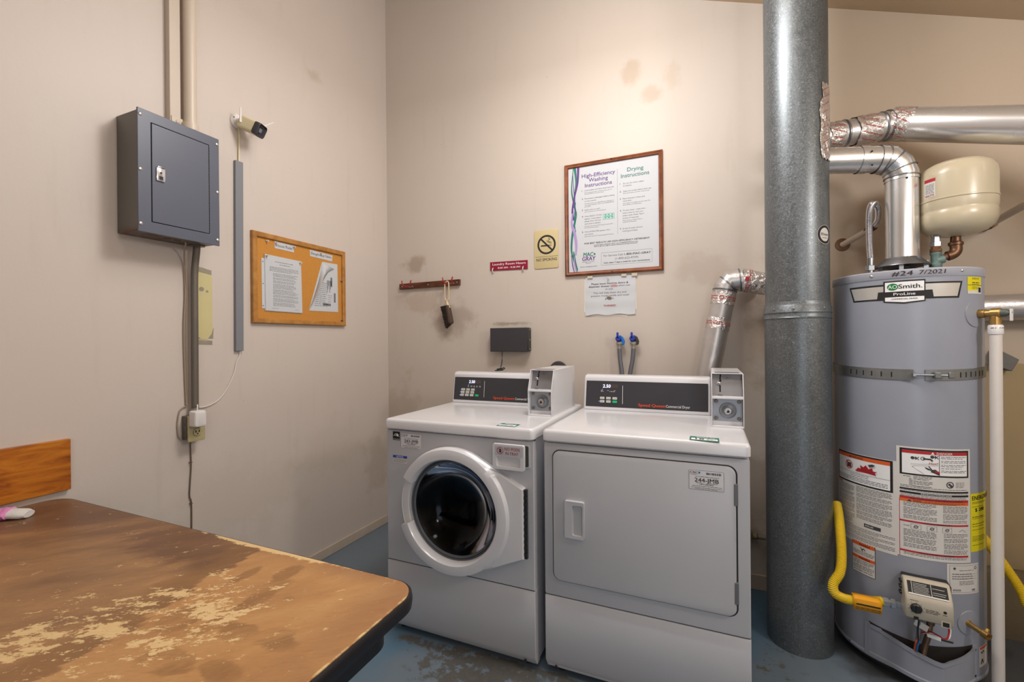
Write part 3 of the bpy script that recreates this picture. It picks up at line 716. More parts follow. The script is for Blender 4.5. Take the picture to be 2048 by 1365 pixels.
# ------------------------------------------------------------------ table
tb = thing('table', 'worn brown laminate table with black rounded edge and peeling top', 'table', (.735, -2.1, 0))
def tabout(e, r):
    x0, x1, y0, y1 = .004-0*e, 1.475+e, -2.48-e, -1.722+e
    return [(p[0], p[1]) for p in rrect(x0, y0, x1, y1, r, 8)]
b = MB()
def tabring(e, r, z): return [Vector((p[0], p[1], z)) for p in tabout(e, r)]
b.loops([tabring(-.006, .06, .716), tabring(-.006, .06, .7195)], cap0=True, cap1=True); b.build('tabletop', M_table, tb, smooth=False)
b = MB(); b.loops([tabring(-.0065, .06, .7175), tabring(-.003, .063, .7185), tabring(.0, .066, .716), tabring(.002, .068, .705), tabring(.0, .066, .69), tabring(-.012, .06, .684), tabring(-.02, .055, .684)], cap1=True); b.build('edge_band', M_tablebl, tb)
b = MB(); b.loops([tabring(-.045, .05, .684), tabring(-.045, .05, .622), tabring(-.06, .04, .622), tabring(-.06, .04, .684)]); b.build('apron', M_tablebl, tb)
for x, y in ((.10, -1.95), (1.12, -1.95), (.10, -2.36), (1.12, -2.36)):
    b = MB(); b.box(x-.02, x+.02, y-.02, y+.02, 0.0, .684); b.build('leg', M_legm, tb, bevel=.003)
sk = thing('sock', 'small pink and white knitted sock lying on the table beside the wall board', 'sock', (.05, -1.87, .7195))
P = smoothpath([(-.10, -2.02, .737), (-.03, -1.975, .740), (.02, -1.935, .742), (.05, -1.905, .736), (.07, -1.888, .737)], 8)
P = [Vector((max(p.x+.045, .02), p.y, p.z)) for p in P]
rn = random.Random(5)
def flat_tube(b, pts, ru, rv, n=18, amp=0.0):
    rings = []
    for i, p in enumerate(pts):
        t = (pts[min(i+1, len(pts)-1)]-pts[max(i-1, 0)]).normalized(); a = t.cross(Vector((0, 0, 1))).normalized(); c = a.cross(t)
        if i in (0, len(pts)-1): k = .72
        else: k = 1.0
        rings.append([p+a*(ru*k*(1+amp*math.sin(3*q*2*PI/n+i*1.1))*math.cos(2*PI*q/n))+c*(rv*k*(1+amp*math.cos(4*q*2*PI/n+i*.9))*math.sin(2*PI*q/n)) for q in range(n)])
    b.loops(rings, cap0=True, cap1=True)
b = MB(); flat_tube(b, P, .030, .016, amp=.14); b.build('foot', M_pink, sk)
P2 = [Vector((.105+.012*i, -1.893+.0075*i, .7345-.001*i)) for i in range(-1, 5)]
b = MB(); flat_tube(b, P2, .026, .0135); b.build('cuff', M_whitec, sk)

# ------------------------------------------------------------------ back wall items
cr_ = thing('coat_rack', 'short dark wooden coat rack with red-tipped double hooks', 'coat rack', (.35, 0, 1.597))
RK = lambda u, v, w: Vector((u, -w, v+.009*(u-.348)))
b = MB(); b.fbox(RK, .113, .582, 1.597, 1.635, .002, .020); b.build('board', M_walnut, cr_, bevel=.002)
for u in (.205, .522):
    b = MB(); b.slab(RK, rrect(u-.022, 1.605, u+.024, 1.615, .004), .020, .023); hk = b.build('hook', M_zinc, cr_)
    for s_ in (-1, 1):
        b = MB(); b.tube(smoothpath([RK(u+s_*.012, 1.610, .024), RK(u+s_*.018, 1.609, .045), RK(u+s_*.028, 1.616, .062), RK(u+s_*.034, 1.634, .066), RK(u+s_*.037, 1.646, .064)], 6), .0042, 10); b.build('red_tip', M_redv, hk)
for u in (.137, .345, .565): screw(RK, u, 1.616, .020, .004, cr_)
br = thing('brush', 'bone-handled hand brush with dark bristles hanging from the coat rack', 'brush', (.505, -.05, 1.31))
b = MB()
Pth = [(.495, -.046, 1.617), (.491, -.047, 1.60), (.491, -.047, 1.52), (.500, -.048, 1.503), (.513, -.048, 1.503), (.520, -.047, 1.52), (.520, -.047, 1.60), (.516, -.046, 1.619), (.5055, -.046, 1.625)]
pp = smoothpath(Pth, 6); b.tube(pp+[pp[0]], .0042, 8)
b.tube(smoothpath([(.5065, -.047, 1.502), (.507, -.047, 1.487), (.512, -.047, 1.470), (.520, -.045, 1.452)], 6), [.006+.006*i/18 for i in range(19)], 10)
b.build('handle', M_bone, br)
b = MB(); prof = [(.501, 1.470), (.523, 1.471), (.547, 1.362), (.538, 1.348), (.520, 1.365)]
b.loops([[Vector((x, y, z)) for x, z in prof] for y in (-.030, -.066)], cap0=True, cap1=True); b.build('brush_block', M_brushw, br, bevel=.004)
b = MB(); rn = random.Random(11)
for i in range(16):
    for j in range(5):
        t = i/15; x = .505+.020*t; z = 1.466-.112*t; y = -.032-.008*j
        q = Vector((x, y, z)); e = q+Vector((-.042+.006*t*3, rn.uniform(-.005, .003)-.004*(2-j), -.008-.020*t+rn.uniform(-.004, .004)))
        b.tube([q+Vector((.004, 0, 0)), e], [.0042, .0032], 6)
b.build('bristles', M_bristle, br)

hr = thing('hours_sign', 'narrow crimson sign reading Laundry Room Hours', 'sign', (.92, 0, 1.674))
HF = lambda u, v, w: Vector((u, -w, v-.02*(u-.92)))
b = MB(); b.fbox(HF, .795, 1.045, 1.674, 1.7275, .002, .005); b.build('plate', M_crimson, hr)
b = MB(); b.text(HF, 'Laundry Room Hours', .922, 1.706, .0135, .0054, 'C', width=.221, bold=.012); b.text(HF, '8:00 AM - 9:30 PM', .922, 1.684, .0105, .0054, 'C', width=.148, bold=.014); b.build('lettering', M_white, hr)
for u in (.815, 1.017):
    b = MB(); b.tube(smoothpath([HF(u, 1.690, .006), HF(u, 1.680, .014), HF(u-.001, 1.668, .012), HF(u-.002, 1.664, .004)], 5), .0035, 8); b.sphere(HF(u-.002, 1.662, .005), .0045, 10); b.build('hanger_clip', M_clear, hr)
ns = thing('no_smoking_sign', 'small tan rounded NO SMOKING sign with black symbol', 'sign', (1.163, 0, 1.666))
b = MB(); b.slab(BW, rrect(1.088, 1.666, 1.239, 1.894, .012), .001, .005, .0015); b.build('plate', M_tan, ns)
b = MB(); b.ring(BW, 1.166, 1.806, .046, .057, .0055, 40); b.stroke(BW, [(1.166-.036, 1.806+.036), (1.166+.036, 1.806-.036)], .010, .0056)
b.fbox(BW, 1.131, 1.183, 1.796, 1.804, .005, .0054); b.fbox(BW, 1.186, 1.189, 1.796, 1.804, .005, .0054); b.fbox(BW, 1.192, 1.195, 1.796, 1.804, .005, .0054)
b.stroke(BW, smooth2 := [(p.x, p.y) for p in smoothpath([(1.193, 1.809, 0), (1.195, 1.817, 0), (1.184, 1.822, 0), (1.176, 1.825, 0), (1.178, 1.833, 0), (1.187, 1.834, 0), (1.183, 1.842, 0), (1.175, 1.844, 0)], 4)], .003, .0055)
b.stroke(BW, [(1.186, 1.809), (1.188, 1.815), (1.178, 1.818), (1.169, 1.823), (1.168, 1.832)], .0025, .0055)
b.rect(BW, 1.097, 1.735, 1.237, 1.7365, .0054); b.text(BW, 'NO SMOKING', 1.166, 1.710, .0165, .0054, 'C', width=.127, bold=.012); b.build('symbol', M_ink, ns)

# framed instructions poster
po = thing('framed_poster', 'reddish wood-framed washing and drying instructions poster', 'framed poster', (1.552, 0, 1.608))
b = miterframe(BW, 1.281, 1.609, 1.822, 2.250, .022, [(0, 0), (0, .013), (.15, .019), (.35, .021), (.6, .017), (.85, .016), (1, .012), (1, .004)]); b.build('frame', M_mahog, po)
b = MB(); b.fbox(BW, 1.295, 1.808, 1.623, 2.236, .001, .0065); b.build('sheet', M_paper, po)
PW = .0072
b = MB(); T = lambda s, u, v, h, **k: b.text(BW, s, u, v, h, PW, **k)
T('High-Efficiency', 1.476, 2.164, .0205, align='C', width=.188, bold=.014); T('Washing', 1.476, 2.137, .0205, align='C', width=.108, bold=.014); T('Instructions', 1.476, 2.109, .0205, align='C', width=.152, bold=.014)
for i, v in enumerate((2.087, 2.041, 1.977, 1.940, 1.852)): T('%d.' % (i+1), 1.381, v, .0085, bold=.012)
T('GRAY', 1.380, 1.692, .022, width=.075, bold=.04, slant=.12)
b.build('purple_lettering', M_purple, po)
b = MB(); T('Drying', 1.679, 2.163, .0205, align='C', width=.086, bold=.014); T('Instructions', 1.677, 2.132, .0205, align='C', width=.150, bold=.014)
for i, v in enumerate((2.096, 2.053, 2.013, 1.948, 1.849)): T('%d.' % (i+1), 1.595, v, .0085, bold=.012)
T('MAC', 1.387, 1.716, .022, width=.056, bold=.04, slant=.12); b.disc(BW, 1.452, 1.726, .0055, PW, 14)
b.frame(BW, 1.502, 1.914, 1.564, 1.946, .001, PW)
for u in (1.510, 1.528, 1.547): b.rect(BW, u, 1.937, u+.011, 1.941, PW); b.rect(BW, u, 1.921, u+.011, 1.925, PW)
b.rect(BW, 1.508, 1.929, 1.558, 1.932, PW)
b.build('teal_lettering', M_teal, po)
b = MB(); b.rect(BW, 1.502, 1.914, 1.564, 1.946, PW-.0003); b.build('pale_keypad_picture', M_palet, po)
b = MB(); hh = .0068
for u, v, wd, s in ((1.397, 2.088, .168, 'Load washer and close door securely.'), (1.397, 2.041, .169, 'Pre-measure detergent before adding'), (1.397, 2.027, .07, 'to the washer.'), (1.397, 1.977, .088, 'Insert coins or card.'),
        (1.396, 1.940, .098, 'When SELECT CYCLE'), (1.396, 1.926, .095, 'appears, choose fabric'), (1.396, 1.912, .093, 'setting. Door will lock'), (1.396, 1.898, .092, 'when cycle is selected.'), (1.395, 1.852, .146, 'When 8 MINUTES appears, door'), (1.395, 1.838, .052, 'will unlock.'),
        (1.613, 2.096, .112, 'Do not dry wool, rubber'), (1.613, 2.083, .048, 'or plastics.'), (1.613, 2.053, .15, 'Clean lint screen before each use.'), (1.611, 2.013, .117, 'Place clothes in dryer and'), (1.611, 2.000, .05, 'close door.'),
        (1.610, 1.948, .123, 'To start dryer - close door,'), (1.610, 1.934, .108, 'insert coins or card and'), (1.610, 1.920, .115, 'select cycle. Press "Start"'), (1.610, 1.906, .086, 'button if required.'), (1.608, 1.849, .106, 'At end of cycle, remove'), (1.608, 1.835, .083, 'clothing promptly.'),
        (1.368, 1.655, .098, 'www.macgray.com')):
    T(s, u, v, hh, width=wd)
for u, v, wd, s in ((1.397, 2.076, .155, '(Do not overload washer. Close the washer door by'), (1.397, 2.068, .11, 'pushing it firmly until the lock clicks.)'), (1.397, 2.014, .165, '(For best results, use "High Efficiency" detergent. If'), (1.397, 2.005, .165, 'using regular detergent, ONLY use 2 TABLESPOONS'), (1.397, 1.996, .035, 'per load.)'),
        (1.397, 1.967, .12, '(Do not remove card until prompted.)'), (1.395, 1.885, .16, '(The door will remain locked during the wash cycle.'), (1.395, 1.876, .08, 'Do not force door open.)'), (1.395, 1.827, .165, '(Cycle times vary, but are approximately 30 minutes.)'),
        (1.613, 2.043, .14, '(Dirty lint screens can result in poor drying.)'), (1.611, 1.988, .145, '(One washer load equals one dryer load. This'), (1.611, 1.979, .10, 'allows clothes to tumble freely.)'), (1.609, 1.894, .105, '(Dryer will stop whenever door is'), (1.609, 1.885, .075, 're-opened during cycle.)')):
    T(s, u, v, .0048, width=wd, slant=.15)
T('Intelligent Laundry', 1.416, 1.683, .0048, align='C', width=.07); T('Systems', 1.416, 1.675, .0048, align='C', width=.03)
b.rect(BW, 1.5815, 1.825, 1.5825, 2.185, PW)
b.frame(BW, 1.489, 1.659, 1.764, 1.729, .0008, PW); T('(1-800-622-4729)', 1.629, 1.686, .0105, align='C', width=.125); T('For Service Call:', 1.502, 1.706, .0105, width=.108)
b.build('small_print', M_greyink, po)
b = MB(); T('FOR BEST RESULTS USE HIGH-EFFICIENCY DETERGENT', 1.573, 1.785, .0085, align='C', width=.357, bold=.012)
T('If using regular detergent, ONLY use 2 TABLESPOONS per load.', 1.57, 1.774, .005, align='C', width=.24, bold=.008); T('Refer to garment tags for special washing and drying instructions.', 1.57, 1.766, .005, align='C', width=.24, bold=.008)
T('1-800-MAC-GRAY', 1.617, 1.706, .0105, width=.14, bold=.02); T('Calls taken 7 days a week for your convenience.', 1.628, 1.668, .007, align='C', width=.25, bold=.012)
b.build('bold_print', M_ink, po)
_rl = [0]
def ribbon(b, pts, w0, w1):
    _rl[0] += 1
    P = smoothpath([(u, v, 0) for u, v in pts], 8); n = len(P)
    for i in range(n-1):
        a = P[i]; c = P[i+1]
        f = lambda t: (w0+(w1-w0)*math.sin(PI*t))*.5
        b.poly(BW, [(a.x-f(i/n), a.y), (c.x-f((i+1)/n), c.y), (c.x+f((i+1)/n), c.y), (a.x+f(i/n), a.y)], PW+.00025*_rl[0])
b = MB(); ribbon(b, [(1.333, 2.228), (1.322, 2.10), (1.340, 2.0), (1.345, 1.95), (1.325, 1.85), (1.318, 1.77), (1.325, 1.72), (1.352, 1.63)], .004, .012); ribbon(b, [(1.341, 2.228), (1.349, 2.14), (1.338, 2.06), (1.338, 2.0)], .015, .010); ribbon(b, [(1.345, 2.03), (1.336, 1.93), (1.345, 1.86)], .003, .004); ribbon(b, [(1.331, 1.75), (1.34, 1.68), (1.353, 1.64)], .004, .014); b.build('teal_ribbon', M_teal, po)
b = MB(); ribbon(b, [(1.362, 2.228), (1.357, 2.14), (1.338, 2.06), (1.326, 1.99), (1.330, 1.93)], .014, .009); ribbon(b, [(1.330, 2.2), (1.335, 2.1), (1.341, 2.0), (1.338, 1.96)], .002, .004); ribbon(b, [(1.318, 1.73), (1.325, 1.67), (1.335, 1.63)], .002, .005); b.build('purple_ribbon', M_purple, po)
b = MB(); ribbon(b, [(1.326, 1.97), (1.322, 1.91), (1.338, 1.85), (1.347, 1.79), (1.344, 1.73)], .006, .015); ribbon(b, [(1.334, 1.72), (1.338, 1.67), (1.350, 1.63)], .004, .007); b.build('lilac_ribbon', M_lilac, po)
for u, v in ((1.552, 2.243), (1.552, 1.617)): screw(BW, u, v, .02, .004, po, m=M_ink)

no = thing('paper_notice', 'white letter-size notice taped to wall below the framed poster', 'notice', (1.535, 0, 1.382))
b = MB(); n = 14; rings = []
for v in [1.382+.214*k/10 for k in range(11)]:
    rings.append([BW(1.395+.278*i/n+(.002 if v > 1.5 else 0), v-.004*(1 if v < 1.4 else 0)*math.cos(i), .0025+.0035*abs(math.sin(2.2*i/n*PI))*((1.6-v)/.214)+.003*math.sin(v*40)**2) for i in range(n+1)])
b.loops(rings, close=False); pg = b.build('sheet', M_paper, no)
def NF(u, v, w): return BW(u, v, .0025+.0035*abs(math.sin(2.2*(u-1.395)/.278*PI))*((1.6-v)/.214)+.003*math.sin(v*40)**2+.0012+w); sm = pg.modifiers.new('t', 'SOLIDIFY'); sm.thickness = .0006
b = MB(); NW = 0.0
def TN(s, v, h, width, bold=0.0): b.text(NF, s, 1.534, v, h, NW, 'C', width=width, bold=bold)
TN('Please leave machine doors &', 1.552, .0098, .205, .014); b.text(NF, 'dispenser drawer', 1.417, 1.537, .0098, NW, width=.118, bold=.014)
b.build('bold_lettering', M_midink, no)
b = MB(); b.text(NF, 'when not', 1.582, 1.537, .0098, NW, width=.064); TN('in use.', 1.521, .0098, .044); TN('This will help them dry and', 1.500, .0098, .183); TN('prevent musty smells and mold', 1.484, .0098, .21); TN('growth.', 1.468, .0098, .052); b.build('lettering', M_greyink, no)
b = MB(); b.text(NF, 'OPEN', 1.540, 1.537, .0098, NW, width=.038, bold=.012); b.rect(NF, 1.540, 1.5345, 1.578, 1.5355, NW, 6); TN('THANKS!!', 1.427, .0105, .068, .008); b.build('red_lettering', M_red, no)
b = MB(); b.slab(BW, [(1.388, 1.40), (1.40, 1.395), (1.40, 1.59), (1.392, 1.585)], .0005, .0016); b.slab(BW, [(1.66, 1.40), (1.679, 1.41), (1.677, 1.56), (1.67, 1.59), (1.66, 1.59)], .0005, .0016)
b.slab(BW, [(1.42, 1.392), (1.43, 1.376), (1.50, 1.370), (1.59, 1.374), (1.625, 1.366), (1.64, 1.385)], .0005, .0016); b.build('torn_paper_edge', M_paperd, no)
b = MB()
for u, v, w_, h_ in ((1.41, 1.597, .03, .014), (1.60, 1.597, .028, .014), (1.655, 1.597, .03, .018)): b.slab(BW, rrect(u, v-h_/2, u+w_, v+h_/2, .003), .010, .0105)
b.build('clear_tape', plain('aged_clear_tape', 'C8BCA8', .25), no)
b = MB(); b.slab(BW, [(1.517, 1.479), (1.53, 1.483), (1.545, 1.478), (1.543, 1.468), (1.531, 1.470), (1.522, 1.474)], .010, .0112); b.build('brown_scrap', plain('brown_scrap', '7E6248', .8), no)
pin(BW, 1.527, 1.587, .009, 'clear push pin at top centre of the notice below the poster', group='push pin in the notice')

wb = thing('wireless_box', 'matte black rectangular wall box with thin cord above the washer', 'black box', (.93, 0, 1.175))
b = MB(); b.loops([[Vector((u, y, v)) for u, v in rrect(.817+e, 1.175+e, 1.060-e, 1.318-e, .004)] for y, e in ((-.010, 0), (-.058, 0), (-.062, .003))], cap0=True, cap1=True)
b.build('housing', M_charcoal, wb, smooth=True)
b = MB(); b.box(1.045, 1.064, -.056, -.004, 1.180, 1.315); b.build('side_bracket', M_blackp, wb, bevel=.003)
for v in (1.19, 1.245, 1.305): screw(lambda u, v_, w: Vector((1.064+w, -u, v_)), .03, v, 0, .005, wb)
b = MB(); b.box(.84, 1.04, -.010, 0, 1.19, 1.305); b.build('back_plate', M_blackp, wb)
b = MB(); b.tube(smoothpath([(.888, -.04, 1.178), (.890, -.045, 1.14), (.900, -.07, 1.115), (.935, -.16, 1.09), (.975, -.265, 1.078), (.965, -.30, 1.078), (.985, -.315, 1.079), (1.01, -.30, 1.081), (.998, -.28, 1.087), (.975, -.29, 1.086), (.985, -.31, 1.084), (1.015, -.29, 1.087), (1.005, -.275, 1.092), (.985, -.285, 1.092)], 8), .0028, 7); b.build('cord', M_blackp, wb)

dk = MB(); dk.lathe([(.030, 0), (.05, .004), (.055, .02), (.05, .032), (.02, .036)], (1.238, 0, 1.065), (0, -1, 0), 28); dko = dk.build('wall_disc', M_charcoal); tag(dko, 'round black disc on the back wall just behind the washer coin box', 'wall disc')

def supply(x, lean, lab, wrapped):
    s_ = thing('supply_valve', lab, 'valve', (x, 0, 1.22), 'washer supply valves above the dryer')
    b = MB(); b.cyl((x, 0, 1.245), (x, -.035, 1.245), .010, n=14); b.lathe([(.012, 0), (.014, .004), (.014, .03), (.011, .034)], (x, -.030, 1.230), (0, 0, 1), 16)
    b.lathe([(.014, 0), (.016, .01), (.012, .014)], (x, -.044, 1.247), (0, -1, 0), 8); b.build('valve_body', M_blue, s_)
    b = MB(); b.slab(lambda u, v, w: Vector((x+u-.003, -.050-w, 1.248+v)), [(-.005, 0), (.005, 0), (.006, .026), (.003, .034), (-.004, .034), (-.006, .026)], 0, .008); b.build('lever', M_blue, s_, bevel=.002)
    b = MB(); b.slab(lambda u, v, w: Vector((x+.012+u, -.03-w, 1.21+v)), [(.004, .0), (.018, .004), (.021, .022), (.013, .043), (.003, .052), (-.003, .046), (.002, .024)], 0, .012); b.build('lever' if not wrapped else 'wrapped_tape', M_bluel if not wrapped else plain('dark_wrap', '3A3328', .6, vary=.5, vscale=120), s_, bevel=.003)
    b = MB(); b.lathe([(.0155, 0), (.017, .003), (.017, .012), (.013, .016)], (x+.003, -.036, 1.214), (0, 0, 1), 16); b.cyl((x+.003, -.036, 1.185), (x+.003, -.036, 1.215), .008, .0105, 14); b.build('coupling', plain('grey_coupling', 'A39E92', .45, .3), s_)
    b = MB(); b.tube(smoothpath([(x+.003, -.036, 1.192), (x+.003+lean*.3, -.038, 1.13), (x+.003+lean, -.045, 1.05), (x+.003+lean*1.4, -.06, .9), (x+.003+lean*1.6, -.09, .55)], 8), .0115, 14); b.build('hose', M_braid, s_)
supply(1.588, .014, 'blue wall valve with grey hose and blue lever, above dryer panel', False)
supply(1.663, -.018, 'blue wall valve with grey hose and dark wrapped lever, above dryer panel', True)

# ------------------------------------------------------------------ machines
def lipped_top(x0, x1, yf, yb, z0, z1):
    b = MB(); rings = []
    for e, z in ((.005, z0), (0, z0+.005), (0, z1-.012), (.0025, z1-.005), (.007, z1-.001), (.014, z1)):
        rings.append([Vector((u, v, z)) for u, v in rrect(x0+e, yf+e, x1-e, yb-e, .016 - e*.3, 5)])
    b.loops(rings, cap0=True, cap1=True); return b
def console(root, x0, x1, title, disp, btn):
    k = .12
    def CFm(u, v, w): return Vector((u, -.420+k*(v-.912)-w, v))
    b = MB()
    def sec(x, e): return [Vector((x, -.424+e, .912)), Vector((x, -.424+e, .922)), Vector((x, -.402+e, 1.062-e*.5)), Vector((x, -.395+e, 1.073-e)), Vector((x, -.36, 1.076-e)), Vector((x, -.28, 1.07-e)), Vector((x, -.26, .912))]
    b.loops([sec(x0, .006), sec(x0+.006, 0), sec(x1-.006, 0), sec(x1, .006)], cap0=True, cap1=True); co = b.build('console', M_appl, root, bevel=.003)
    b = MB(); b.slab(CFm, [(x0+.010, .927), (x1-.010, .927), (x1-.010, 1.047), (x0+.013, 1.047)], .002, .0055); cp = b.build('control_panel', M_cpanel, root)
    W = .0062
    dx, dz = disp
    b = MB(); b.rect(CFm, dx, dz-.016, dx+.073, dz+.002, W); b.build('display', M_ledoff, cp)
    b = MB(); b.text(CFm, '2.50', dx+.003, dz-.0145, .0145, W+.0004, width=.035, bold=.01, slant=.1); b.build('digits', M_led, cp)
    return CFm, cp, W
def key(cp, CFm, W, u, v, m=None):
    b = MB(); b.slab(CFm, rrect(u, v, u+.0205, v+.0105, .002), W-.0008, W+.0016); o = b.build('button', m or M_btn, cp)
    if m is None:
        b = MB(); b.greek(CFm, u+.004, u+.0175, v+.004, .004, W+.002, random.Random(int(u*1000)), False); b.build('button_print', M_greyink, cp)

def coin_box(root, x0, rust):
    x1 = x0+.109; z0 = .912; xm = (x0+x1)/2
    yb = -.32; yf = -.69; prof = [(yf, z0), (yf, 1.026), (-.655, 1.111), (yb, 1.111), (yb, z0)]
    b = MB()
    for xa in (x0, x1-.003): b.loops([[Vector((x, y, z)) for y, z in prof] for x in (xa, xa+.003)], cap0=True, cap1=True)
    b.box(x0+.003, x1-.003, -.655, yb, 1.108, 1.111); b.box(x0+.003, x1-.003, yb-.003, yb, z0, 1.111)
    b.box(x0+.003, x1-.003, yf, -.62, 1.018, 1.026); b.box(x0+.003, x1-.003, yf, -.66, z0, z0+.006)
    cb = b.build('coin_box', M_appl, root, bevel=.0012)
    UF = lambda u, v, w: Vector((x0+u, -.668+.38*(v-1.026)-w+.01, v))
    b = MB(); b.fbox(UF, .004, .105, 1.026, 1.109, -.004, 0); b.build('coin_slide_plate', M_steel, cb)
    b = MB(); b.slab(UF, [(.028, 1.085), (.033, 1.085), (.0355, 1.103), (.0305, 1.106)][::1], 0, .0008)
    b.slab(UF, [(.027, 1.079), (.034, 1.076), (.036, 1.085), (.033, 1.087)], 0, .0008); b.fbox(UF, .0275, .0335, 1.040, 1.064, 0, .0008); b.build('coin_slot', M_dark, cb)
    b = MB(); b.lathe([(.0075, 0), (.0075, .004), (.004, .007)], UF(.025, 1.071, 0), (0, -1, -.1), 18); b.fbox(UF, .023, .039, 1.030, 1.034, 0, .006); b.build('coin_lever', M_chrome, cb)
    b = MB(); hx = [(.041, 1.094), (.047, 1.100), (.062, 1.100), (.068, 1.094), (.062, 1.088), (.047, 1.088)]
    b.stroke(UF, hx+hx[:1], .0007, .0006); b.text(UF, '25¢', .0545, 1.0915, .0052, .0006, 'C', bold=.01); b.build('coin_marking', M_midink, cb)
    LF = lambda u, v, w: Vector((x0+u, -.662-w, v))
    b = MB(); b.fbox(LF, .004, .105, .932, 1.017, -.003, 0)
    lp = b.build('lock_plate', M_lockr if rust else M_lockp, cb)
    b = MB(); b.fbox(LF, .004, .105, .918, .932, -.003, .002); b.build('bottom_lip', M_appl, cb)
    b = MB(); cx_, cz_ = x0+.056, .972
    b.lathe([(.030, 0), (.029, .003), (.024, .001), (.020, .0015), (.016, .004)], (cx_, -.662, cz_), (0, -1, 0), 28); b.build('lock_collar', plain('grey_lock_dish', '7E8286', .4, .7, vary=.2, vscale=60), cb)
    b = MB(); b.lathe([(.0145, .002), (.0145, .018), (.012, .021), (.0105, .018)], (cx_, -.662, cz_), (0, -1, 0), 24); b.build('lock_barrel', M_chrome, cb)
    b = MB(); b.slab(LF, [(.0505, .967), (.060, .966), (.062, .972), (.056, .977)], .0175, .020); b.build('keyhole', M_dark, cb)
    for u, v in ((.016, 1.006), (.094, 1.006), (.016, .943), (.094, .943)):
        b = MB(); b.lathe([(.0072, 0), (.0072, .002), (.005, .0035)], LF(u, v, 0), (0, -1, 0), 14); b.build('bolt', plain('dull_bolt', '77736A', .5, .6, vary=.2, vscale=90) if u > 0 else None, cb)
    b = MB(); b.rect(FTOP(1.111), x0+.012, -.645, x1-.012, -.585, .0005); b.build('top_decal', plain('brown_decal', '6E655E', .5, vary=.4, vscale=220), cb)
    return cb

def csc(root, fr, u0, v0, code, w):
    ww, hh = .105, .064
    b = MB(); b.slab(fr, rrect(u0, v0, u0+ww, v0+hh, .003), w, w+.0005); o = b.build('id_label', plain('id_label_stock', 'DDDCE0', .5), root)
    W = w+.0009; b = MB(); g = random.Random(9)
    ol = rrect(u0+.001, v0+.001, u0+ww-.001, v0+hh-.001, .003); b.stroke(fr, ol+ol[:1], .0008, W)
    b.text(fr, 'CSC', u0+.004, v0+.0525, .0062, W, width=.024, bold=.03); b.text(fr, code, u0+ww*.51, v0+.0255, .0125, W, 'C', width=.071, bold=.018)
    for k in range(16): b.rect(fr, u0+.053+k*.0028, v0+.0505, u0+.053+k*.0028+g.choice((.001, .0018)), v0+.0575, W)
    b.greek(fr, u0+.02, u0+.09, v0+.042, .0028, W, g, False); b.text(fr, '1-877-264-6622', u0+ww*.51, v0+.0165, .0042, W, 'C', width=.042, bold=.012)
    b.greek(fr, u0+.022, u0+.04, v0+.0222, .0025, W, g, False); b.greek(fr, u0+.06, u0+.085, v0+.0222, .0025, W, g, False)
    b.greek(fr, u0+.01, u0+.098, v0+.0115, .0028, W, g, False); b.greek(fr, u0+.006, u0+.1, v0+.0065, .0024, W, g, False); b.greek(fr, u0+.02, u0+.085, v0+.0035, .0022, W, g, False)
    b.greek(fr, u0+.004, u0+.026, v0+.0485, .0026, W, g, False)
    b.build('lettering', M_ink, o)
    b = MB(); b.disc(fr, u0+.032, v0+.0560, .003, W, 12); b.poly(fr, [(u0+.030, v0+.054), (u0+.034, v0+.054), (u0+.032, v0+.0505)], W); b.build('droplet_mark', plain('cyan_mark', '1A86B8', .5), o)

# ---- dryer
dr = thing('dryer', 'white coin-operated commercial dryer with square door, right of the washer', 'dryer', (1.81, -.6, 0))
X0, X1, YF, YB = 1.470, 2.154, -.945, -.235
DF = FB(YF)
b = MB(); b.loops([[Vector((u, v, z)) for u, v in rrect(X0+.003, YF+.012, X1-.003, YB, .01)] for z in (.03, .868)], cap0=True, cap1=True); b.build('cabinet', M_appl_shaded, dr)
b = MB(); b.slab(DF, rrect(X0+.002, .300, X1-.002, .862, .006), -.012, 0, .004); b.build('front_panel', M_appl_shaded, dr)
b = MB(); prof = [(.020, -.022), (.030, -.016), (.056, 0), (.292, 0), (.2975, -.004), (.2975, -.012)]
b.loops([[Vector((x, YF-w, z)) for z, w in prof]+[Vector((x, YF+.05, .2975)), Vector((x, YF+.05, .022))] for x in (X0+.002, X1-.002)], cap0=True, cap1=True); b.build('lower_panel', M_appl_shaded, dr, bevel=.002)
b = MB(); b.fbox(DF, X0+.004, X1-.004, .288, .303, -.013, -.0045); b.build('seam', M_seam, dr)
lipped_top(X0-.001, X1+.001, YF-.012, -.255, .868, .912).build('worktop', M_appl, dr)
b = MB(); b.slab(DF, rrect(1.5045, .3585, 2.117, .8395, .030, 8), -.001, .0006); b.build('door_gap', M_seam, dr)
b = MB(); b.slab(DF, rrect(1.508, .362, 2.112, .836, .027, 8), 0, .010, .006); dd = b.build('door', M_appl_shaded, dr)
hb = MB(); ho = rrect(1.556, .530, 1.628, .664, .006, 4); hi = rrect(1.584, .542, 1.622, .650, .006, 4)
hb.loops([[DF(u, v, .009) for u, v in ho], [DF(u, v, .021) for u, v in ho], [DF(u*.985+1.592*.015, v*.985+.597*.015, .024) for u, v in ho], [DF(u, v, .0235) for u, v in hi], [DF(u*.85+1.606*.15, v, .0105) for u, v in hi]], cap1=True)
hb.build('handle', M_appl_shaded, dd)
for z in (.75, .44):
    b = MB(); b.fbox(DF, 2.106, 2.118, z-.034, z+.034, .0, .011); b.build('hinge', plain('grey_hinge', '77777A', .4, .4), dd, bevel=.001)
csc(dd, DF, 1.974, .754, '244-JMB', .010)
CFm, cp, W = console(dr, 1.489, 2.044, 'dryer', (1.577, 1.031), None)
b = MB(); b.text(CFm, 'Speed Queen', 1.743, .9375, .0118, W, width=.116, bold=.035); b.build('brand_lettering', M_sqred, cp)
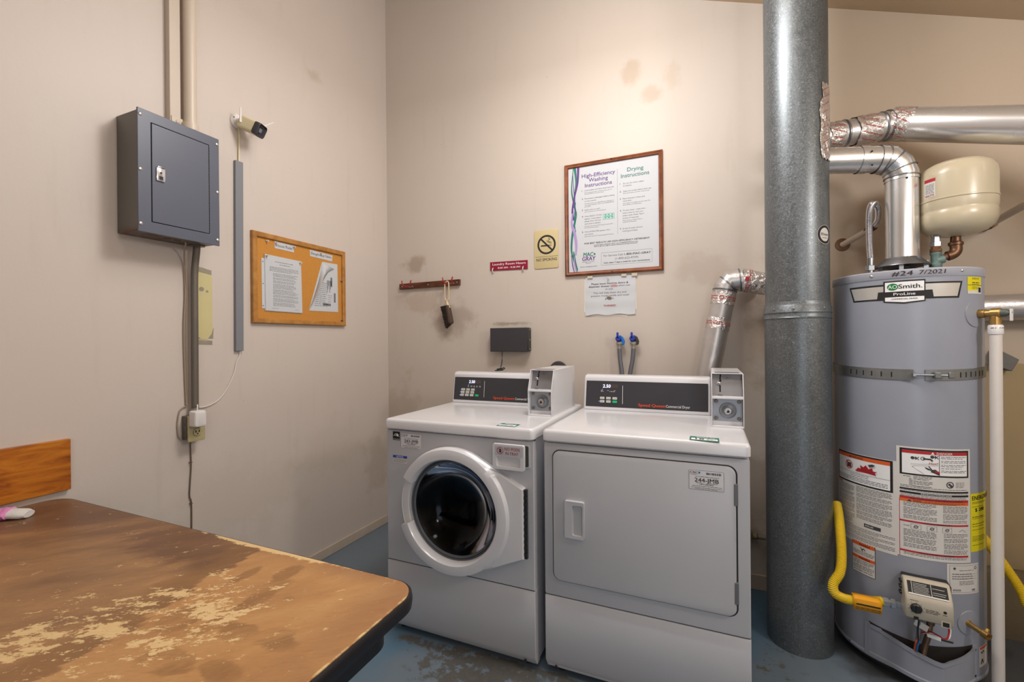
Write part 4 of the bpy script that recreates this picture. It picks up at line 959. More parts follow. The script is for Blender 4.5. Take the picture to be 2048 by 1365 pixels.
b = MB(); b.text(CFm, 'Commercial Dryer', 1.862, .9375, .0112, W, width=.099); b.rect(CFm, 1.671, .944, 1.6725, 1.028, W)
for i in range(3): b.greek(CFm, 1.571+.04*i*(1 if i < 2 else .65), 1.583+.04*i*(1 if i < 2 else .65), .998, .003, W, None, False); b.greek(CFm, 1.571+.03*i, 1.579+.03*i, 1.003, .003, W, None, False)
b.build('white_print', M_white, cp)
for r_ in range(2):
    for c_ in range(3): key(cp, CFm, W, 1.5675+.0292*c_, .963-.0155*r_, M_btng if (r_, c_) == (1, 2) else None)
b = MB(); b.disc(CFm, 1.5635, .953, .0018, W+.0004, 8); b.disc(CFm, 1.579, 1.009, .0016, W+.0004, 8); b.build('indicator_light', M_ledb, cp)
coin_box(dr, 2.045, True)
TF = FTOP(.912)
def decal2(root, u0, u1, v0, v1, skew, number=True):
    fr = lambda u, v, w: TF(u, v+skew*(u-u0), w)
    b = MB(); b.rect(fr, u0, v0, u1, v1, .0004); d_ = b.build('worktop_decal', M_teal, root); g = random.Random(2)
    b = MB(); b.rect(fr, u0+.005, v0+.010, u1-.005, v0+.034, .0008); b.greek(fr, u0+.02, u1-.012, v1-.016, .009, .0009, g, False); b.build('decal_print', M_white, d_)
    b = MB()
    if number: b.text(fr, '10', u0+.018, v0+.014, .016, .0012, width=.026, bold=.03)
    for k in range(2): b.greek(fr, u0+(.052 if number else .012), u1-.008, v0+.014+.009*k, .006, .0012, g)
    b.build('decal_number', M_ink, d_)
decal2(dr, 1.977, 2.066, -.950, -.888, -.07)
for x, y in ((X0+.05, YF+.06), (X1-.05, YF+.06), (X0+.05, YB-.06), (X1-.05, YB-.06)):
    b = MB(); b.lathe([(.02, 0), (.02, .012), (.008, .014), (.008, .035)], (x, y, 0)); b.build('foot', M_blkrubber, dr)
screw(FB(YF+.006), 1.512, .036, .002, .005, dr, m=M_seam); screw(FB(YF+.006), 2.10, .036, .002, .005, dr, m=M_seam)

# ---- washer
wa = thing('washer', 'white front-loading coin-operated washer with round glass door', 'washer', (1.10, -.6, 0))
X0, X1, YF, YB = .758, 1.440, -.960, -.235
WF = FB(YF); CX, CZ, RH = 1.094, .565, .232
b = MB(); b.loops([[Vector((x, y, z)) for x, y in ((X0+.003, YF+.02), (X0+.003, YB), (X1-.003, YB), (X1-.003, YF+.02))] for z in (.03, .868)], close=False); b.quad((X0+.003, YF+.02, .03), (X1-.003, YF+.02, .03), (X1-.003, YB, .03), (X0+.003, YB, .03)); b.build('cabinet', M_appl_shaded, wa)
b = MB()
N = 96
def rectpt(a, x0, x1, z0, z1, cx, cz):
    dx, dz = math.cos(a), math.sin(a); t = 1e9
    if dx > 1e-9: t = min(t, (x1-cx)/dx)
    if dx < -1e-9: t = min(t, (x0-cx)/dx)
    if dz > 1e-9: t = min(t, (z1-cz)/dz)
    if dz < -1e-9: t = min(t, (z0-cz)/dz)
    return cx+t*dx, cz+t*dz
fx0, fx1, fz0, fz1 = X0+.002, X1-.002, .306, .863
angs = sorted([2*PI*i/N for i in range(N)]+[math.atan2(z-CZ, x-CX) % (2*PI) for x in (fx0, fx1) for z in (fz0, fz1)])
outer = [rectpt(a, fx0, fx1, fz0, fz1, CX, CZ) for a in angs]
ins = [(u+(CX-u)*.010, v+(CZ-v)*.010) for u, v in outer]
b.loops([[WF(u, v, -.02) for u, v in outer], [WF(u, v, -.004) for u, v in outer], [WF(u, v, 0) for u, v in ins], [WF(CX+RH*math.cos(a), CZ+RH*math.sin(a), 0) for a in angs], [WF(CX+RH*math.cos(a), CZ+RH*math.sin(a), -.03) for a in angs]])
b.build('front_panel', M_appl_shaded, wa)
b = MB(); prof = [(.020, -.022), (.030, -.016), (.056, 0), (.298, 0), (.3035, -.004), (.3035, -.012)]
b.loops([[Vector((x, YF-w, z)) for z, w in prof]+[Vector((x, YF+.05, .3035)), Vector((x, YF+.05, .022))] for x in (X0+.002, X1-.002)], cap0=True, cap1=True); b.build('lower_panel', M_appl_shaded, wa, bevel=.002)
b = MB(); b.fbox(WF, X0+.004, X1-.004, .294, .309, -.017, -.0045); b.build('seam', M_seam, wa)
lipped_top(X0-.001, X1+.001, YF-.012, -.255, .868, .912).build('worktop', M_appl, wa)
screw(FB(YF+.006), 1.396, .036, .002, .006, wa, m=M_seam)
# door: round ring that runs out in a tapered panel to the hinge
HXc = [(1.404, .688), (1.404, .428)]
def door_rho(a):
    best = .252
    dx, dz = math.cos(a), math.sin(a)
    # hull of the circle and the hinge edge
    pts = hull
    for (ax, az), (bx, bz) in zip(pts, pts[1:]+pts[:1]):
        ex, ez = bx-ax, bz-az; den = dx*ez-dz*ex
        if abs(den) < 1e-9: continue
        t = ((ax-CX)*ez-(az-CZ)*ex)/den; s_ = ((ax-CX)*dz-(az-CZ)*dx)/den
        if t > 0 and -1e-6 <= s_ <= 1+1e-6: return t
    return best
cand = [(CX+.252*math.cos(2*PI*i/180), CZ+.252*math.sin(2*PI*i/180)) for i in range(180)]+HXc
def hullf(p):
    p = sorted(set(p)); lo, up = [], []
    for q in p:
        while len(lo) > 1 and (lo[-1][0]-lo[-2][0])*(q[1]-lo[-2][1])-(lo[-1][1]-lo[-2][1])*(q[0]-lo[-2][0]) <= 0: lo.pop()
        lo.append(q)
    for q in reversed(p):
        while len(up) > 1 and (up[-1][0]-up[-2][0])*(q[1]-up[-2][1])-(up[-1][1]-up[-2][1])*(q[0]-up[-2][0]) <= 0: up.pop()
        up.append(q)
    return lo[:-1]+up[:-1]
hull = hullf(cand)
ca = [math.atan2(z-CZ, x-CX) % (2*PI) for x, z in HXc]
A = sorted(set([2*PI*i/180 for i in range(180)]+ca+[R(151.9), R(152.1), R(199.9), R(200.1)]))
rings = [[] for _ in range(9)]
for a in A:
    rho = door_rho(a); sc2 = R(152) < a < R(200)
    if sc2: pr = [(rho, 0), (rho, .008), (rho-.004, .012), (.247, .010), (.236, .010), (.226, .010), (.2185, .009), (.212, .0), (.203, -.004)]
    else: pr = [(rho, 0), (rho, .020), (rho-.005, .027), (min(rho-.008, .256), .030 if rho > .27 else .034), (.246, .042), (.228, .046), (.209, .045), (.203, .036), (.2015, .004)]
    for k, (r_, w) in enumerate(pr): rings[k].append(WF(CX+r_*math.cos(a), CZ+r_*math.sin(a), w))
b = MB(); b.loops(rings); wd = b.build('door', M_appl, wa, ang=32)
b = MB(); b.lathe([(.203, -.01), (.2035, .006), (.1975, .010), (.195, .004), (.192, .008), (.187, .008), (.185, .0)], (CX, YF, CZ), (0, -1, 0), 72, False, False); b.build('door_seal', M_gasket, wd)
b = MB(); b.lathe([(.190, .004), (.178, -.015), (.160, -.040), (.132, -.066), (.095, -.084), (.05, -.095), (.002, -.098)], (CX, YF, CZ), (0, -1, 0), 72, False, False); b.build('door_glass', M_glass, wd)
b = MB()
for k in range(22): b.fbox(WF, 1.404, 1.416, .430+k*.0117, .4405+k*.0117, .008, .022 if k % 2 else .020)
b.build('hinge', plain('dark_hinge', '3A3A3C', .45, .5), wd)
b = MB(); b.lathe([(.24, .0), (.222, .012), (.206, .03), (.206, .06), (.226, .07), (.226, .36), (.10, .38), (.002, .37)], (CX, YF+.012, CZ), (0, 1, 0), 72, False, False); dm = b.build('drum', M_drum, wa)
b = MB()
for k in range(3):
    a = R(100+120*k); c_ = Vector((CX+.19*math.cos(a), 0, CZ+.19*math.sin(a)))
    b.tube(smoothpath([(c_.x, YF+.09, c_.z), (c_.x, YF+.12, c_.z), (c_.x, YF+.35, c_.z)], 4), .03, 12)
b.build('drum_lifter', M_drum, wa)
# soap drawer, slightly pulled out
b = MB(); b.slab(WF, rrect(1.285, .760, 1.424, .850, .008), -.0005, .003, .002); b.build('drawer_surround', M_appl_shaded, wa)
b = MB(); b.slab(WF, rrect(1.292, .767, 1.418, .845, .006), .003, .0034); b.build('drawer_opening', plain('dark_gasket', '3E4038', .6), wa)
so = MB(); sf = FB(YF-.034); ho = rrect(1.283, .757, 1.412, .853, .007, 4); hi = rrect(1.298, .768, 1.396, .806, .008, 4)
so.loops([[sf(u, v, -.0335) for u, v in rrect(1.300, .770, 1.405, .842, .004, 4)], [sf(u, v, -.012) for u, v in rrect(1.300, .770, 1.405, .842, .004, 4)], [sf(u, v, -.012) for u, v in ho], [sf(u, v, -.002) for u, v in ho], [sf(u*.985+1.347*.015, v*.985+.80*.015, 0) for u, v in ho], [sf(u, v, -.0003) for u, v in hi], [sf(u*.93+1.347*.07, v*.90+.775*.1, -.011) for u, v in hi]], cap0=True, cap1=True)
sd = so.build('soap_drawer', M_appl, wa)
b = MB(); b.slab(sf, rrect(1.294, .809, 1.408, .846, .003), .0002, .0006); nl = b.build('drawer_sticker', M_appl_shaded, sd)
b = MB(); b.text(sf, 'NO PODS', 1.334, .8305, .0105, .0010, width=.062, bold=.008); b.text(sf, 'IN TRAY', 1.338, .8145, .0105, .0010, width=.052, bold=.008); b.ring(sf, 1.3155, .828, .0115, .0137, .0010, 28); b.stroke(sf, [(1.307, .836), (1.324, .820)], .0020, .0014); b.build('red_print', plain('brick_red_print', 'A93A34', .6), nl)
b = MB(); b.slab(sf, [(1.310, .822), (1.319, .820), (1.322, .827), (1.318, .836), (1.311, .834), (1.312, .828)], .0006, .0010); b.build('pod_symbol', plain('navy_print', '333A52', .6), nl)
csc(wa, WF, .834, .789, '243-JMB', .0)
b = MB(); b.rect(WF, .793, .820, .830, .857, .0005); es = b.build('efficiency_sticker', M_ink, wa)
b = MB(); b.ring(WF, .8115, .836, .0105, .0125, .0009, 20, R(20), R(160)); g = random.Random(4); b.stroke(WF, [(.797, .838), (.802, .842), (.806, .838), (.811, .843), (.816, .838), (.826, .836)], .0018, .0009)
b.poly(WF, [(.8115+.0001+(.008 if k % 2 == 0 else .0035)*math.cos(k*PI/5+.3)+.006, .842+(.008 if k % 2 == 0 else .0035)*math.sin(k*PI/5+.3)) for k in range(10)], .0010); b.greek(WF, .796, .828, .8235, .004, .0009, g, False); b.build('white_print', M_white, es)
b = MB(); b.rect(WF, .793, .724, .866, .755, .0004); ntc = b.build('notice_sticker', M_label, wa)
b = MB(); b.rect(WF, .793, .745, .866, .7555, .0008); b.build('blue_band', plain('blue_band', '1C46A8', .5), ntc)
b = MB(); b.text(WF, 'NOTICE', .8295, .7468, .0066, .0012, 'C', width=.036, bold=.02); b.build('band_lettering', M_white, ntc)
b = MB()
for k in range(4): b.greek(WF, .796, .864, .7395-k*.0042, .0034, .0008, g, k == 3)
b.build('small_print', M_greyink, ntc)
CFm, cp, W = console(wa, .764, 1.309, 'washer', (.861, 1.031), None)
b = MB(); b.text(CFm, 'Speed Queen', 1.012, .9395, .0118, W, width=.116, bold=.035); b.build('brand_lettering', M_sqred, cp)
b = MB(); b.text(CFm, 'Commercial Washer', 1.134, .9395, .0112, W, width=.108); b.rect(CFm, .9555, .946, .957, 1.029, W)
for i in range(5): b.greek(CFm, .857+.017*i, .867+.017*i, 1.001, .003, W, None, False); b.greek(CFm, .858+.017*i, .866+.017*i, .996, .003, W, None, False)
for r_ in range(2): b.rect(CFm, .815, .9742-.0155*r_, .90, .9748-.0155*r_, W)
b.build('white_print', M_white, cp)
for r_ in range(3):
    for c_ in range(3): key(cp, CFm, W, .8215-.003*r_+.0288*c_, .9775-.0148*r_)
key(cp, CFm, W, .904, .948, M_btng)
b = MB(); b.disc(CFm, .863, 1.008, .0018, W+.0004, 8)
for u, v in ((.8185, .983), (.8155, .968), (.8125, .953)): b.disc(CFm, u, v, .0018, W+.0004, 8)
b.build('indicator_light', M_ledb, cp)
coin_box(wa, 1.309, False)
decal2(wa, 1.281, 1.360, -.958, -.898, .0, False)
for x, y in ((X0+.05, YF+.06), (X1-.05, YF+.06), (X0+.05, YB-.06), (X1-.05, YB-.06)):
    b = MB(); b.lathe([(.02, 0), (.02, .012), (.008, .014), (.008, .035)], (x, y, 0)); b.build('foot', M_blkrubber, wa)

# ------------------------------------------------------------------ ducts and flue
def seg(b, p0, p1, r, n=40): b.tube([p0, p1], r, n, caps=False)
def tapemarks(b, fr, r, v0, v1, a0, a1, g):
    u = a0*r
    while u < a1*r:
        b.ring(fr, u, (v0+v1)/2, (v1-v0)*.16, (v1-v0)*.22, .0012, 14)
        for k in range(2): b.greek(fr, u+(v1-v0)*.3, u+(v1-v0)*.9, v0+(v1-v0)*(.35+.25*k), (v1-v0)*.14, .0012, g, False)
        u += (v1-v0)*1.25
dv = thing('dryer_vent_duct', 'slanted foil-taped silver vent duct rising behind the dryer coin box', 'duct', (2.04, -.12, 1.0))
P0 = Vector((2.010, -.135, .95)); P1 = Vector((2.112, -.105, 1.475)); ax = (P1-P0).normalized(); r = .052
b = MB(); seg(b, P0, P1, r); b.build('straight_pipe', M_duct2, dv)
E1 = Vector((2.140, -.100, 1.516)); E2 = Vector((2.187, -.098, 1.524)); E0 = P1
b = MB(); b.tube([P1-ax*.01, P1+ax*.012, E1+Vector((-.006, 0, .004)), E2], .0535, 40, caps=False); b.build('elbow', M_duct2, dv, ang=12)
for p_, d_ in ((P1, ax), (Vector((2.128, -.102, 1.503)), Vector((.75, 0, .66))), (Vector((2.178, -.098, 1.523)), Vector((1, 0, .1)))):
    b = MB(); b.lathe([(.0535, -.004), (.0562, -.002), (.0562, .002), (.0535, .004)], p_, d_, 40, False, False); b.build('seam_ring', M_seamst, dv)
g = random.Random(21)
for t0, t1 in ((.345, .40), (.465, .525)):
    q0 = P0+ax*t0; b = MB(); rr_ = r+.0012
    def wob(i, n=48): return rr_+.0016*math.sin(i*2.1)*math.cos(i*.7)
    a = Vector((1, 0, 0)); a = (a-ax*a.dot(ax)).normalized(); c_ = ax.cross(a)
    b.loops([[P0+ax*(tt+.0018*math.sin(i*.8+tt*50))+wob(i+int(tt*300))*(math.cos(2*PI*i/48)*a+math.sin(2*PI*i/48)*c_) for i in range(48)] for tt in (t0, t0*.7+t1*.3, t0*.35+t1*.65, t1)]); tp = b.build('foil_tape', M_tape, dv)
    b = MB(); fr = FAX(P0, P1, r, (0, -1, 0)); tapemarks(b, lambda u, v, w: fr(u, v, w+.003), r, t0+.006, t1-.006, -1.3, 1.3, g); b.build('red_print', M_red, tp)
b = MB(); q0 = Vector((2.183, -.098, 1.5235)); q1 = Vector((2.300, -.096, 1.495)); ax2 = (q1-q0).normalized(); a = Vector((0, -1, 0)); c_ = ax2.cross(a)
b.loops([[q0+ax2*((q1-q0).length*k/8)+(.0535-.002*k/8+.003*math.sin(i*1.3+k*2)*math.cos(k*1.7+i*.6))*(math.cos(2*PI*i/40)*a+math.sin(2*PI*i/40)*c_) for i in range(40)] for k in range(9)]); tp = b.build('foil_tape', M_tape, dv)
b = MB(); fr = FAX(q0, q1, .0535, (0, -1, 0)); tapemarks(b, lambda u, v, w: fr(u, v, w+.003), .0535, .012, .05, -1.2, 1.2, g); b.rect(lambda u, v, w: fr(u, v, w+.0035), -.012, .014, .006, .03, 0, 3); b.build('red_print', M_red, tp)

FX, FY = 2.371, -.362
fu = thing('flue_pipe', 'thick grey galvanised vertical flue pipe beside the water heater', 'flue pipe', (FX, FY, 0))
b = MB(); b.lathe([(.1165, -.01), (.117, .3), (.117, 1.330)], (FX, FY, 0), n=64); b.build('lower_pipe', M_galv, fu)
b = MB(); b.loops([[Vector((FX+.113*math.cos(2*PI*i/64), FY+.113*math.sin(2*PI*i/64), 1.33 if k == 0 else cz(FX+.113*math.cos(2*PI*i/64))-.004)) for i in range(64)] for k in (0, 1)], cap0=True, cap1=True); b.build('upper_pipe', M_galv, fu)
b = MB(); b.lathe([(.1175, 1.318), (.120, 1.319), (.1205, 1.322), (.118, 1.326), (.118, 1.340), (.1205, 1.342), (.1205, 1.346), (.1185, 1.349), (.1185, 1.366), (.116, 1.369), (.115, 1.378), (.113, 1.386)], (FX, FY, 0), n=64, cap0=False, cap1=False); b.build('joint_collar', M_galv, fu)
for a in (-50, -14, 40):
    b = MB(); p_ = Vector((FX+.1185*math.sin(R(a)), FY-.1185*math.cos(R(a)), 1.357)); b.lathe([(.004, 0), (.004, .0015), (.002, .003)], p_, (math.sin(R(a)), -math.cos(R(a)), 0), 10); b.build('rivet', M_strap, fu)
FF = FCYL(FX, FY, .113)
b = MB(); su = .113*R(47); 
b.loops([[FF(su+.038*math.cos(2*PI*i/32)*q, 1.642+.040*math.sin(2*PI*i/32)*q, .0006) for i in range(32)] for q in (1, .66)]); sk_ = b.build('round_sticker', M_ink, fu)
b = MB(); b.loops([[FF(su+.038*math.cos(2*PI*i/32)*q, 1.642+.040*math.sin(2*PI*i/32)*q, .0008) for i in range(32)] for q in (.66, .3, .01)]); b.ring(FF, su, 1.642, .0362, .038, .0009, 32); b.build('sticker_centre', M_label, sk_)
b = MB(); b.text(FF, 'Rheem', su, 1.638, .011, .0013, 'C', width=.042, slant=.2); b.greek(FF, su-.015, su+.015, 1.628, .004, .0013, g, False); b.build('sticker_print', M_midink, sk_)
b = MB(); ol = [(28, 1.955), (33, 1.945), (44, 1.938), (52, 1.925), (75, 1.945), (80, 2.0), (78, 2.1), (70, 2.16), (64, 2.22), (52, 2.235), (42, 2.225), (36, 2.18), (33, 2.08)]
rows = 16; rr_ = []
for k in range(rows+1):
    v = 1.935+.295*k/rows; wl_, wr_ = (36, 84) if .06 < k/rows < .8 else (42, 72)
    wl_ += 1.5*math.sin(k*1.1); wr_ += 2*math.sin(k*2.3)
    rr_.append([FF(.113*R(wl_+(wr_-wl_)*i/12), v+.004*math.sin(i*1.4), .002+.002*abs(math.sin(i*1.9+k*1.3))) for i in range(13)])
b.loops(rr_, close=False); ft = b.build('foil_tape_patch', M_tape, fu)
b = MB()
for k in range(9): b.greek(FF, .113*R(42), .113*R(62), 1.965+k*.029, .005, .006, g, True, slope=.6)
b.build('red_print', M_red, ft)

# upper silver vent running off to the right
uv = thing('upper_vent_pipe', 'long shiny silver vent pipe running right from the flue above the heater', 'vent pipe', (2.75, -.2, 2.05))
A0 = Vector((2.47, -.255, 2.088)); A1 = Vector((2.60, -.222, 2.104)); A2 = Vector((2.715, -.195, 2.117)); A3 = Vector((2.755, -.185, 2.119)); B1 = Vector((3.62, -.745, 1.70))
b = MB(); b.tube([A0, A1, A2, Vector((2.75, -.185, 2.121)), Vector((2.79, -.19, 2.115))], [.051, .052, .056, .061, .062], 40, caps=False); b.build('connector_elbow', M_duct2, uv, ang=14)
for p_, d_, r_ in ((Vector((2.565, -.231, 2.0997)), A1-A0, .0525), (Vector((2.70, -.198, 2.1155)), A2-A1, .0565), (Vector((2.722, -.192, 2.118)), A3-A2, .0595)):
    b = MB(); b.lathe([(r_-.001, -.006), (r_+.003, -.002), (r_+.003, .002), (r_-.001, .006)], p_, d_, 40, False, False); b.build('seam_ring', M_seamst, uv)
b = MB(); b.tube([Vector((2.765, -.183, 2.119)), Vector((2.765, -.183, 2.119))+(B1-Vector((2.765, -.183, 2.119)))*1.9], .064, 48, caps=False); b.build('long_pipe', M_duct, uv)
for p0, p1, r_ in ((Vector((2.495, -.249, 2.091)), Vector((2.555, -.233, 2.0985)), .053), (Vector((2.60, -.222, 2.104)), Vector((2.685, -.202, 2.1138)), .0565), (Vector((2.735, -.184, 2.125)), Vector((2.80, -.206, 2.102)), .0645)):
    ax2 = (p1-p0).normalized(); a = Vector((0, -1, 0)); a = (a-ax2*a.dot(ax2)).normalized(); c_ = ax2.cross(a); L_ = (p1-p0).length
    b = MB(); b.loops([[p0+ax2*(L_*k/6+.0028*math.sin(i*.8+k*1.3))+(r_+.002*math.sin(i*1.5+k*2.1))*(math.cos(2*PI*i/40)*a+math.sin(2*PI*i/40)*c_) for i in range(40)] for k in range(7)]); tp = b.build('foil_tape', M_tape, uv)
    b = MB(); fr = FAX(p0, p1, r_, (0, -1, 0))
    for k in range(5): b.greek(lambda u, v, w: fr(v, u, w), .008, L_-.004, r_*(-1.1+.5*k), .0055, .0035, g, True, slope=.4)
    b.build('red_print', M_red, tp)

# heater vent: draft hood, riser, elbow, horizontal run into the flue
TX, TY, TR = 2.742, -.277, .224
hv = thing('heater_vent', 'silver vent riser with elbow going from water heater top into the flue', 'vent pipe', (TX, TY, 1.484))
b = MB(); b.lathe([(.056, 1.553), (.060, 1.547), (.085, 1.523), (.086, 1.520), (.082, 1.521), (.05, 1.538)], (TX, TY, 0), n=48, cap0=False, cap1=False); b.build('draft_hood', M_seamst, hv)
for a in (-120, -20, 60, 150):
    b = MB(); p_ = Vector((TX+.07*math.sin(R(a)), TY-.07*math.cos(R(a)), 0)); b.box(p_.x-.007, p_.x+.007, p_.y-.002, p_.y+.002, 1.484, 1.535); b.build('hood_leg', M_seamst, hv)
b = MB(); b.lathe([(.056, 1.484), (.056, 1.505), (.04, 1.51)], (TX, TY, 0), n=40, cap0=False); b.build('flue_outlet', M_heatd, hv)
b = MB(); seg(b, (TX, TY, 1.54), (TX, TY, 1.868), .0525); b.build('riser', M_duct, hv)
b = MB(); b.tube([(TX, TY, 1.858), (TX, TY, 1.880), (2.727, TY-.004, 1.918), (2.695, TY-.012, 1.945), (2.655, TY-.022, 1.950)], .0545, 40, caps=False); b.build('elbow', M_duct, hv, ang=12)
for p_, d_ in (((TX, TY, 1.872), (0, 0, 1)), ((2.737, TY-.002, 1.902), (-.35, 0, 1)), ((2.712, TY-.008, 1.933), (-1, 0, .95)), ((2.682, TY-.015, 1.9475), (-1, -.2, .25))):
    b = MB(); b.lathe([(.0545, -.003), (.0572, -.0012), (.0572, .0012), (.0545, .003)], p_, d_, 40, False, False); b.build('seam_ring', M_seamst, hv)
b = MB(); seg(b, (2.675, TY-.017, 1.950), (2.46, TY-.065, 1.960), .0505); b.build('horizontal_pipe', M_duct, hv)
b = MB(); b.lathe([(.0505, 0), (.0535, 0), (.0535, .03)], (2.62, TY-.029, 1.9525), (-1, -.2, .05), 40, False, False); b.build('crimp_joint', M_duct, hv)
for p_ in ((2.625, TY-.085, 1.965), (2.742, TY-.0535, 1.855), (2.628, TY-.075, 1.915)):
    b = MB(); b.lathe([(.004, 0), (.003, .003)], p_, (0, -1, 0), 10); b.build('screw', M_heatd, hv)

# ------------------------------------------------------------------ water heater
wh = thing('water_heater', 'tall grey cylindrical gas water heater covered in warning labels', 'water heater', (TX, TY, 0))
TF_ = FCYL(TX, TY, TR)
def D(a): return TR*R(a)
b = MB(); b.lathe([(TR-.001, .038), (TR, .05), (TR, 1.456)], (TX, TY, 0), n=96); b.build('jacket', M_heater, wh)
b = MB(); b.lathe([(TR+.0005, 1.452), (TR+.003, 1.455), (TR+.003, 1.480), (TR-.001, 1.484), (TR-.02, 1.485), (.02, 1.487)], (TX, TY, 0), n=96, cap0=False); b.build('lid', M_lid, wh)
b = MB(); b.lathe([(TR-.035, 0), (TR-.035, .02), (TR-.012, .022), (TR-.012, .045)], (TX, TY, 0), n=64); b.build('base', M_heatd, wh)
b = MB(); b.lathe([(TR+.0005, .040), (TR+.003, .044), (TR+.003, .052), (TR+.0005, .056)], (TX, TY, 0), n=96, cap0=False, cap1=False); b.build('base_rim', M_heater, wh)
for a, v in ((-40, 1.468), (26, 1.470), (-63, .050)):
    b = MB(); p_ = TF_(D(a), v, .003); b.lathe([(.005, 0), (.005, .002), (.0025, .004)], p_, (math.sin(R(a)), -math.cos(R(a)), 0), 12); b.build('screw', M_chrome, wh)
b = MB(); LID = lambda u, v, w: TF_(u, v, w+.0035); b.text(LID, '#24', D(-25), 1.4615, .0155, .0006, width=D(14.5), bold=.012, slant=.15); b.text(LID, '7/2021', D(-6.3), 1.462, .0140, .0006, width=D(18.5), bold=.012, slant=.15); b.build('marker_writing', plain('brown_marker', '33201C', .6), wh)
# maker's badge
def curved(b, pts, w, nu=8):
    b.poly(TF_, pts, w)
def crect(b, a0, v0, a1, v1, w):
    b.rect(TF_, D(a0), v0, D(a1), v1, w, max(1, int(abs(a1-a0)/2)))
def ctrap(b, a0t, a0b, a1t, a1b, vb, vt, w, n=12):
    b.loops([[TF_(D(a0b+(a1b-a0b)*i/n), vb, w) for i in range(n+1)], [TF_(D(a0t+(a1t-a0t)*i/n), vt, w) for i in range(n+1)]], close=False)
b = MB(); ctrap(b, -61.7, -57.2, 27.0, 23.7, 1.376, 1.434, .0006, 30); bd = b.build('brand_badge', M_ink, wh)
for q_ in ((-59.5, -55.8, -30, -30, 1.382, 1.427), (-2, -2, 25.0, 22.2, 1.382, 1.428)):
    b = MB(); ctrap(b, *q_, .0010); b.build('silver_wing', M_silverl, bd)
b = MB(); ctrap(b, -35.1, -36.0, -30, -30, 1.376, 1.4065, .0013, 3); ctrap(b, -2, -2, 3.2, 4.2, 1.376, 1.4065, .0013, 3)
n = 14; b.loops([[TF_(D(-31+29.3*i/n), 1.368-(.007*(1-abs(2*i/n-1))), .0014) for i in range(n+1)], [TF_(D(-31+29.3*i/n), 1.4445, .0014) for i in range(n+1)]], close=False); b.build('black_centre', M_ink, bd)
b = MB(); crect(b, -29.8, 1.4055, -2.6, 1.4395, .0018)
b.loops([[TF_(D(-29.8+27.2*i/n), 1.3715-(.0055*(1-abs(2*i/n-1))), .0018) for i in range(n+1)], [TF_(D(-29.8+27.2*i/n), 1.3855, .0018) for i in range(n+1)]], close=False)
b.text(TF_, 'ProLine', D(-16.2), 1.3915, .0095, .0018, 'C', width=D(15), bold=.035); b.build('white_field', M_white, bd)
b = MB(); n = 28; b.poly(TF_, [(D(-24.3)+.0155*math.cos(2*PI*i/n), 1.4225+.0125*math.sin(2*PI*i/n)) for i in range(n)], .0026); b.build('green_oval', M_green, bd)
b = MB(); b.text(TF_, 'AO', D(-24.4), 1.416, .0125, .0032, 'C', width=.025, bold=.02); b.build('oval_lettering', M_white, bd)
b = MB(); b.text(TF_, 'Smith.', D(-20.2), 1.4155, .0150, .0026, width=D(16.2), bold=.018); b.text(TF_, 'COMMERCIAL GRADE', D(-16.2), 1.3765, .0042, .0026, 'C', width=D(18), bold=.02); b.build('black_lettering', M_ink, bd)
# yellow tag top right
b = MB(); crect(b, 31.9, 1.390, 50.8, 1.449, .0006); yt = b.build('yellow_tag', M_lime, wh)
b = MB(); crect(b, 31.9, 1.390, 50.8, 1.401, .0010); crect(b, 44, 1.390, 50.8, 1.414, .0010); b.build('white_corner', M_label, yt)
b = MB(); crect(b, 31.9, 1.419, 50.8, 1.4205, .0010); g = random.Random(8)
for v, h_ in ((1.444, .003), (1.4405, .003), (1.427, .006), (1.422, .003), (1.4125, .003), (1.408, .003)): b.greek(TF_, D(37), D(47), v, h_, .0011, g, False)
crect(b, 45.5, 1.395, 49.5, 1.412, .0014); b.build('tag_print', M_ink, yt)
# left warning label
def lines(b, a0, a1, vt, vb, dv, h, w, g, para=5):
    v = vt; c = 0; k = g.randint(3, para)
    while v > vb:
        c += 1; last = c >= k
        b.greek(TF_, D(a0), D(a1), v, h, w, g, last)
        v -= dv
        if last: v -= dv*.45; c = 0; k = g.randint(3, para)
g = random.Random(12)
b = MB(); crect(b, -81.1, .451, -22.4, .793, .0006); l1 = b.build('warning_label', M_label, wh)
b = MB(); crect(b, -80, .675, -25.2, .791, .0010); b.build('black_border', M_ink, l1)
b = MB(); crect(b, -78.6, .681, -27.2, .785, .0014); b.build('white_field', M_white, l1)
b = MB(); crect(b, -78.6, .772, -27.2, .785, .0018); b.build('orange_band', M_orange, l1)
b = MB(); crect(b, -80, .667, -73, .672, .0012); b.build('orange_heading', M_orange, l1)
b = MB(); b.text(TF_, 'WARNING', D(-55), .7742, .0085, .0022, 'C', width=.048, bold=.02); b.poly(TF_, [(D(-64), .774), (D(-60.5), .774), (D(-62.25), .7825)], .0022)
crect(b, -78.6, .7185, -27.2, .7195, .0018); lines(b, -62, -44, .713, .700, .0068, .004, .0018, g); lines(b, -78, -29, .699, .682, .0058, .0042, .0018, g)
b.slab(TF_, [(D(-66), .734), (D(-61), .734), (D(-61.2), .752), (D(-66), .752)], .0014, .0018); b.poly(TF_, [(D(-43), .753), (D(-40), .757), (D(-38), .764), (D(-40.5), .766), (D(-44), .761)], .0052)
lines(b, -79.6, -57.8, .662, .54, .0049, .0036, .0010, g); lines(b, -55.8, -26, .667, .548, .0049, .0036, .0010, g); lines(b, -79.6, -60, .537, .515, .0049, .0036, .0010, g); lines(b, -79.6, -24, .510, .460, .0052, .0034, .0010, g, 4)
crect(b, -48.5, .522, -34.5, .535, .0012); b.build('print', M_midink, l1)
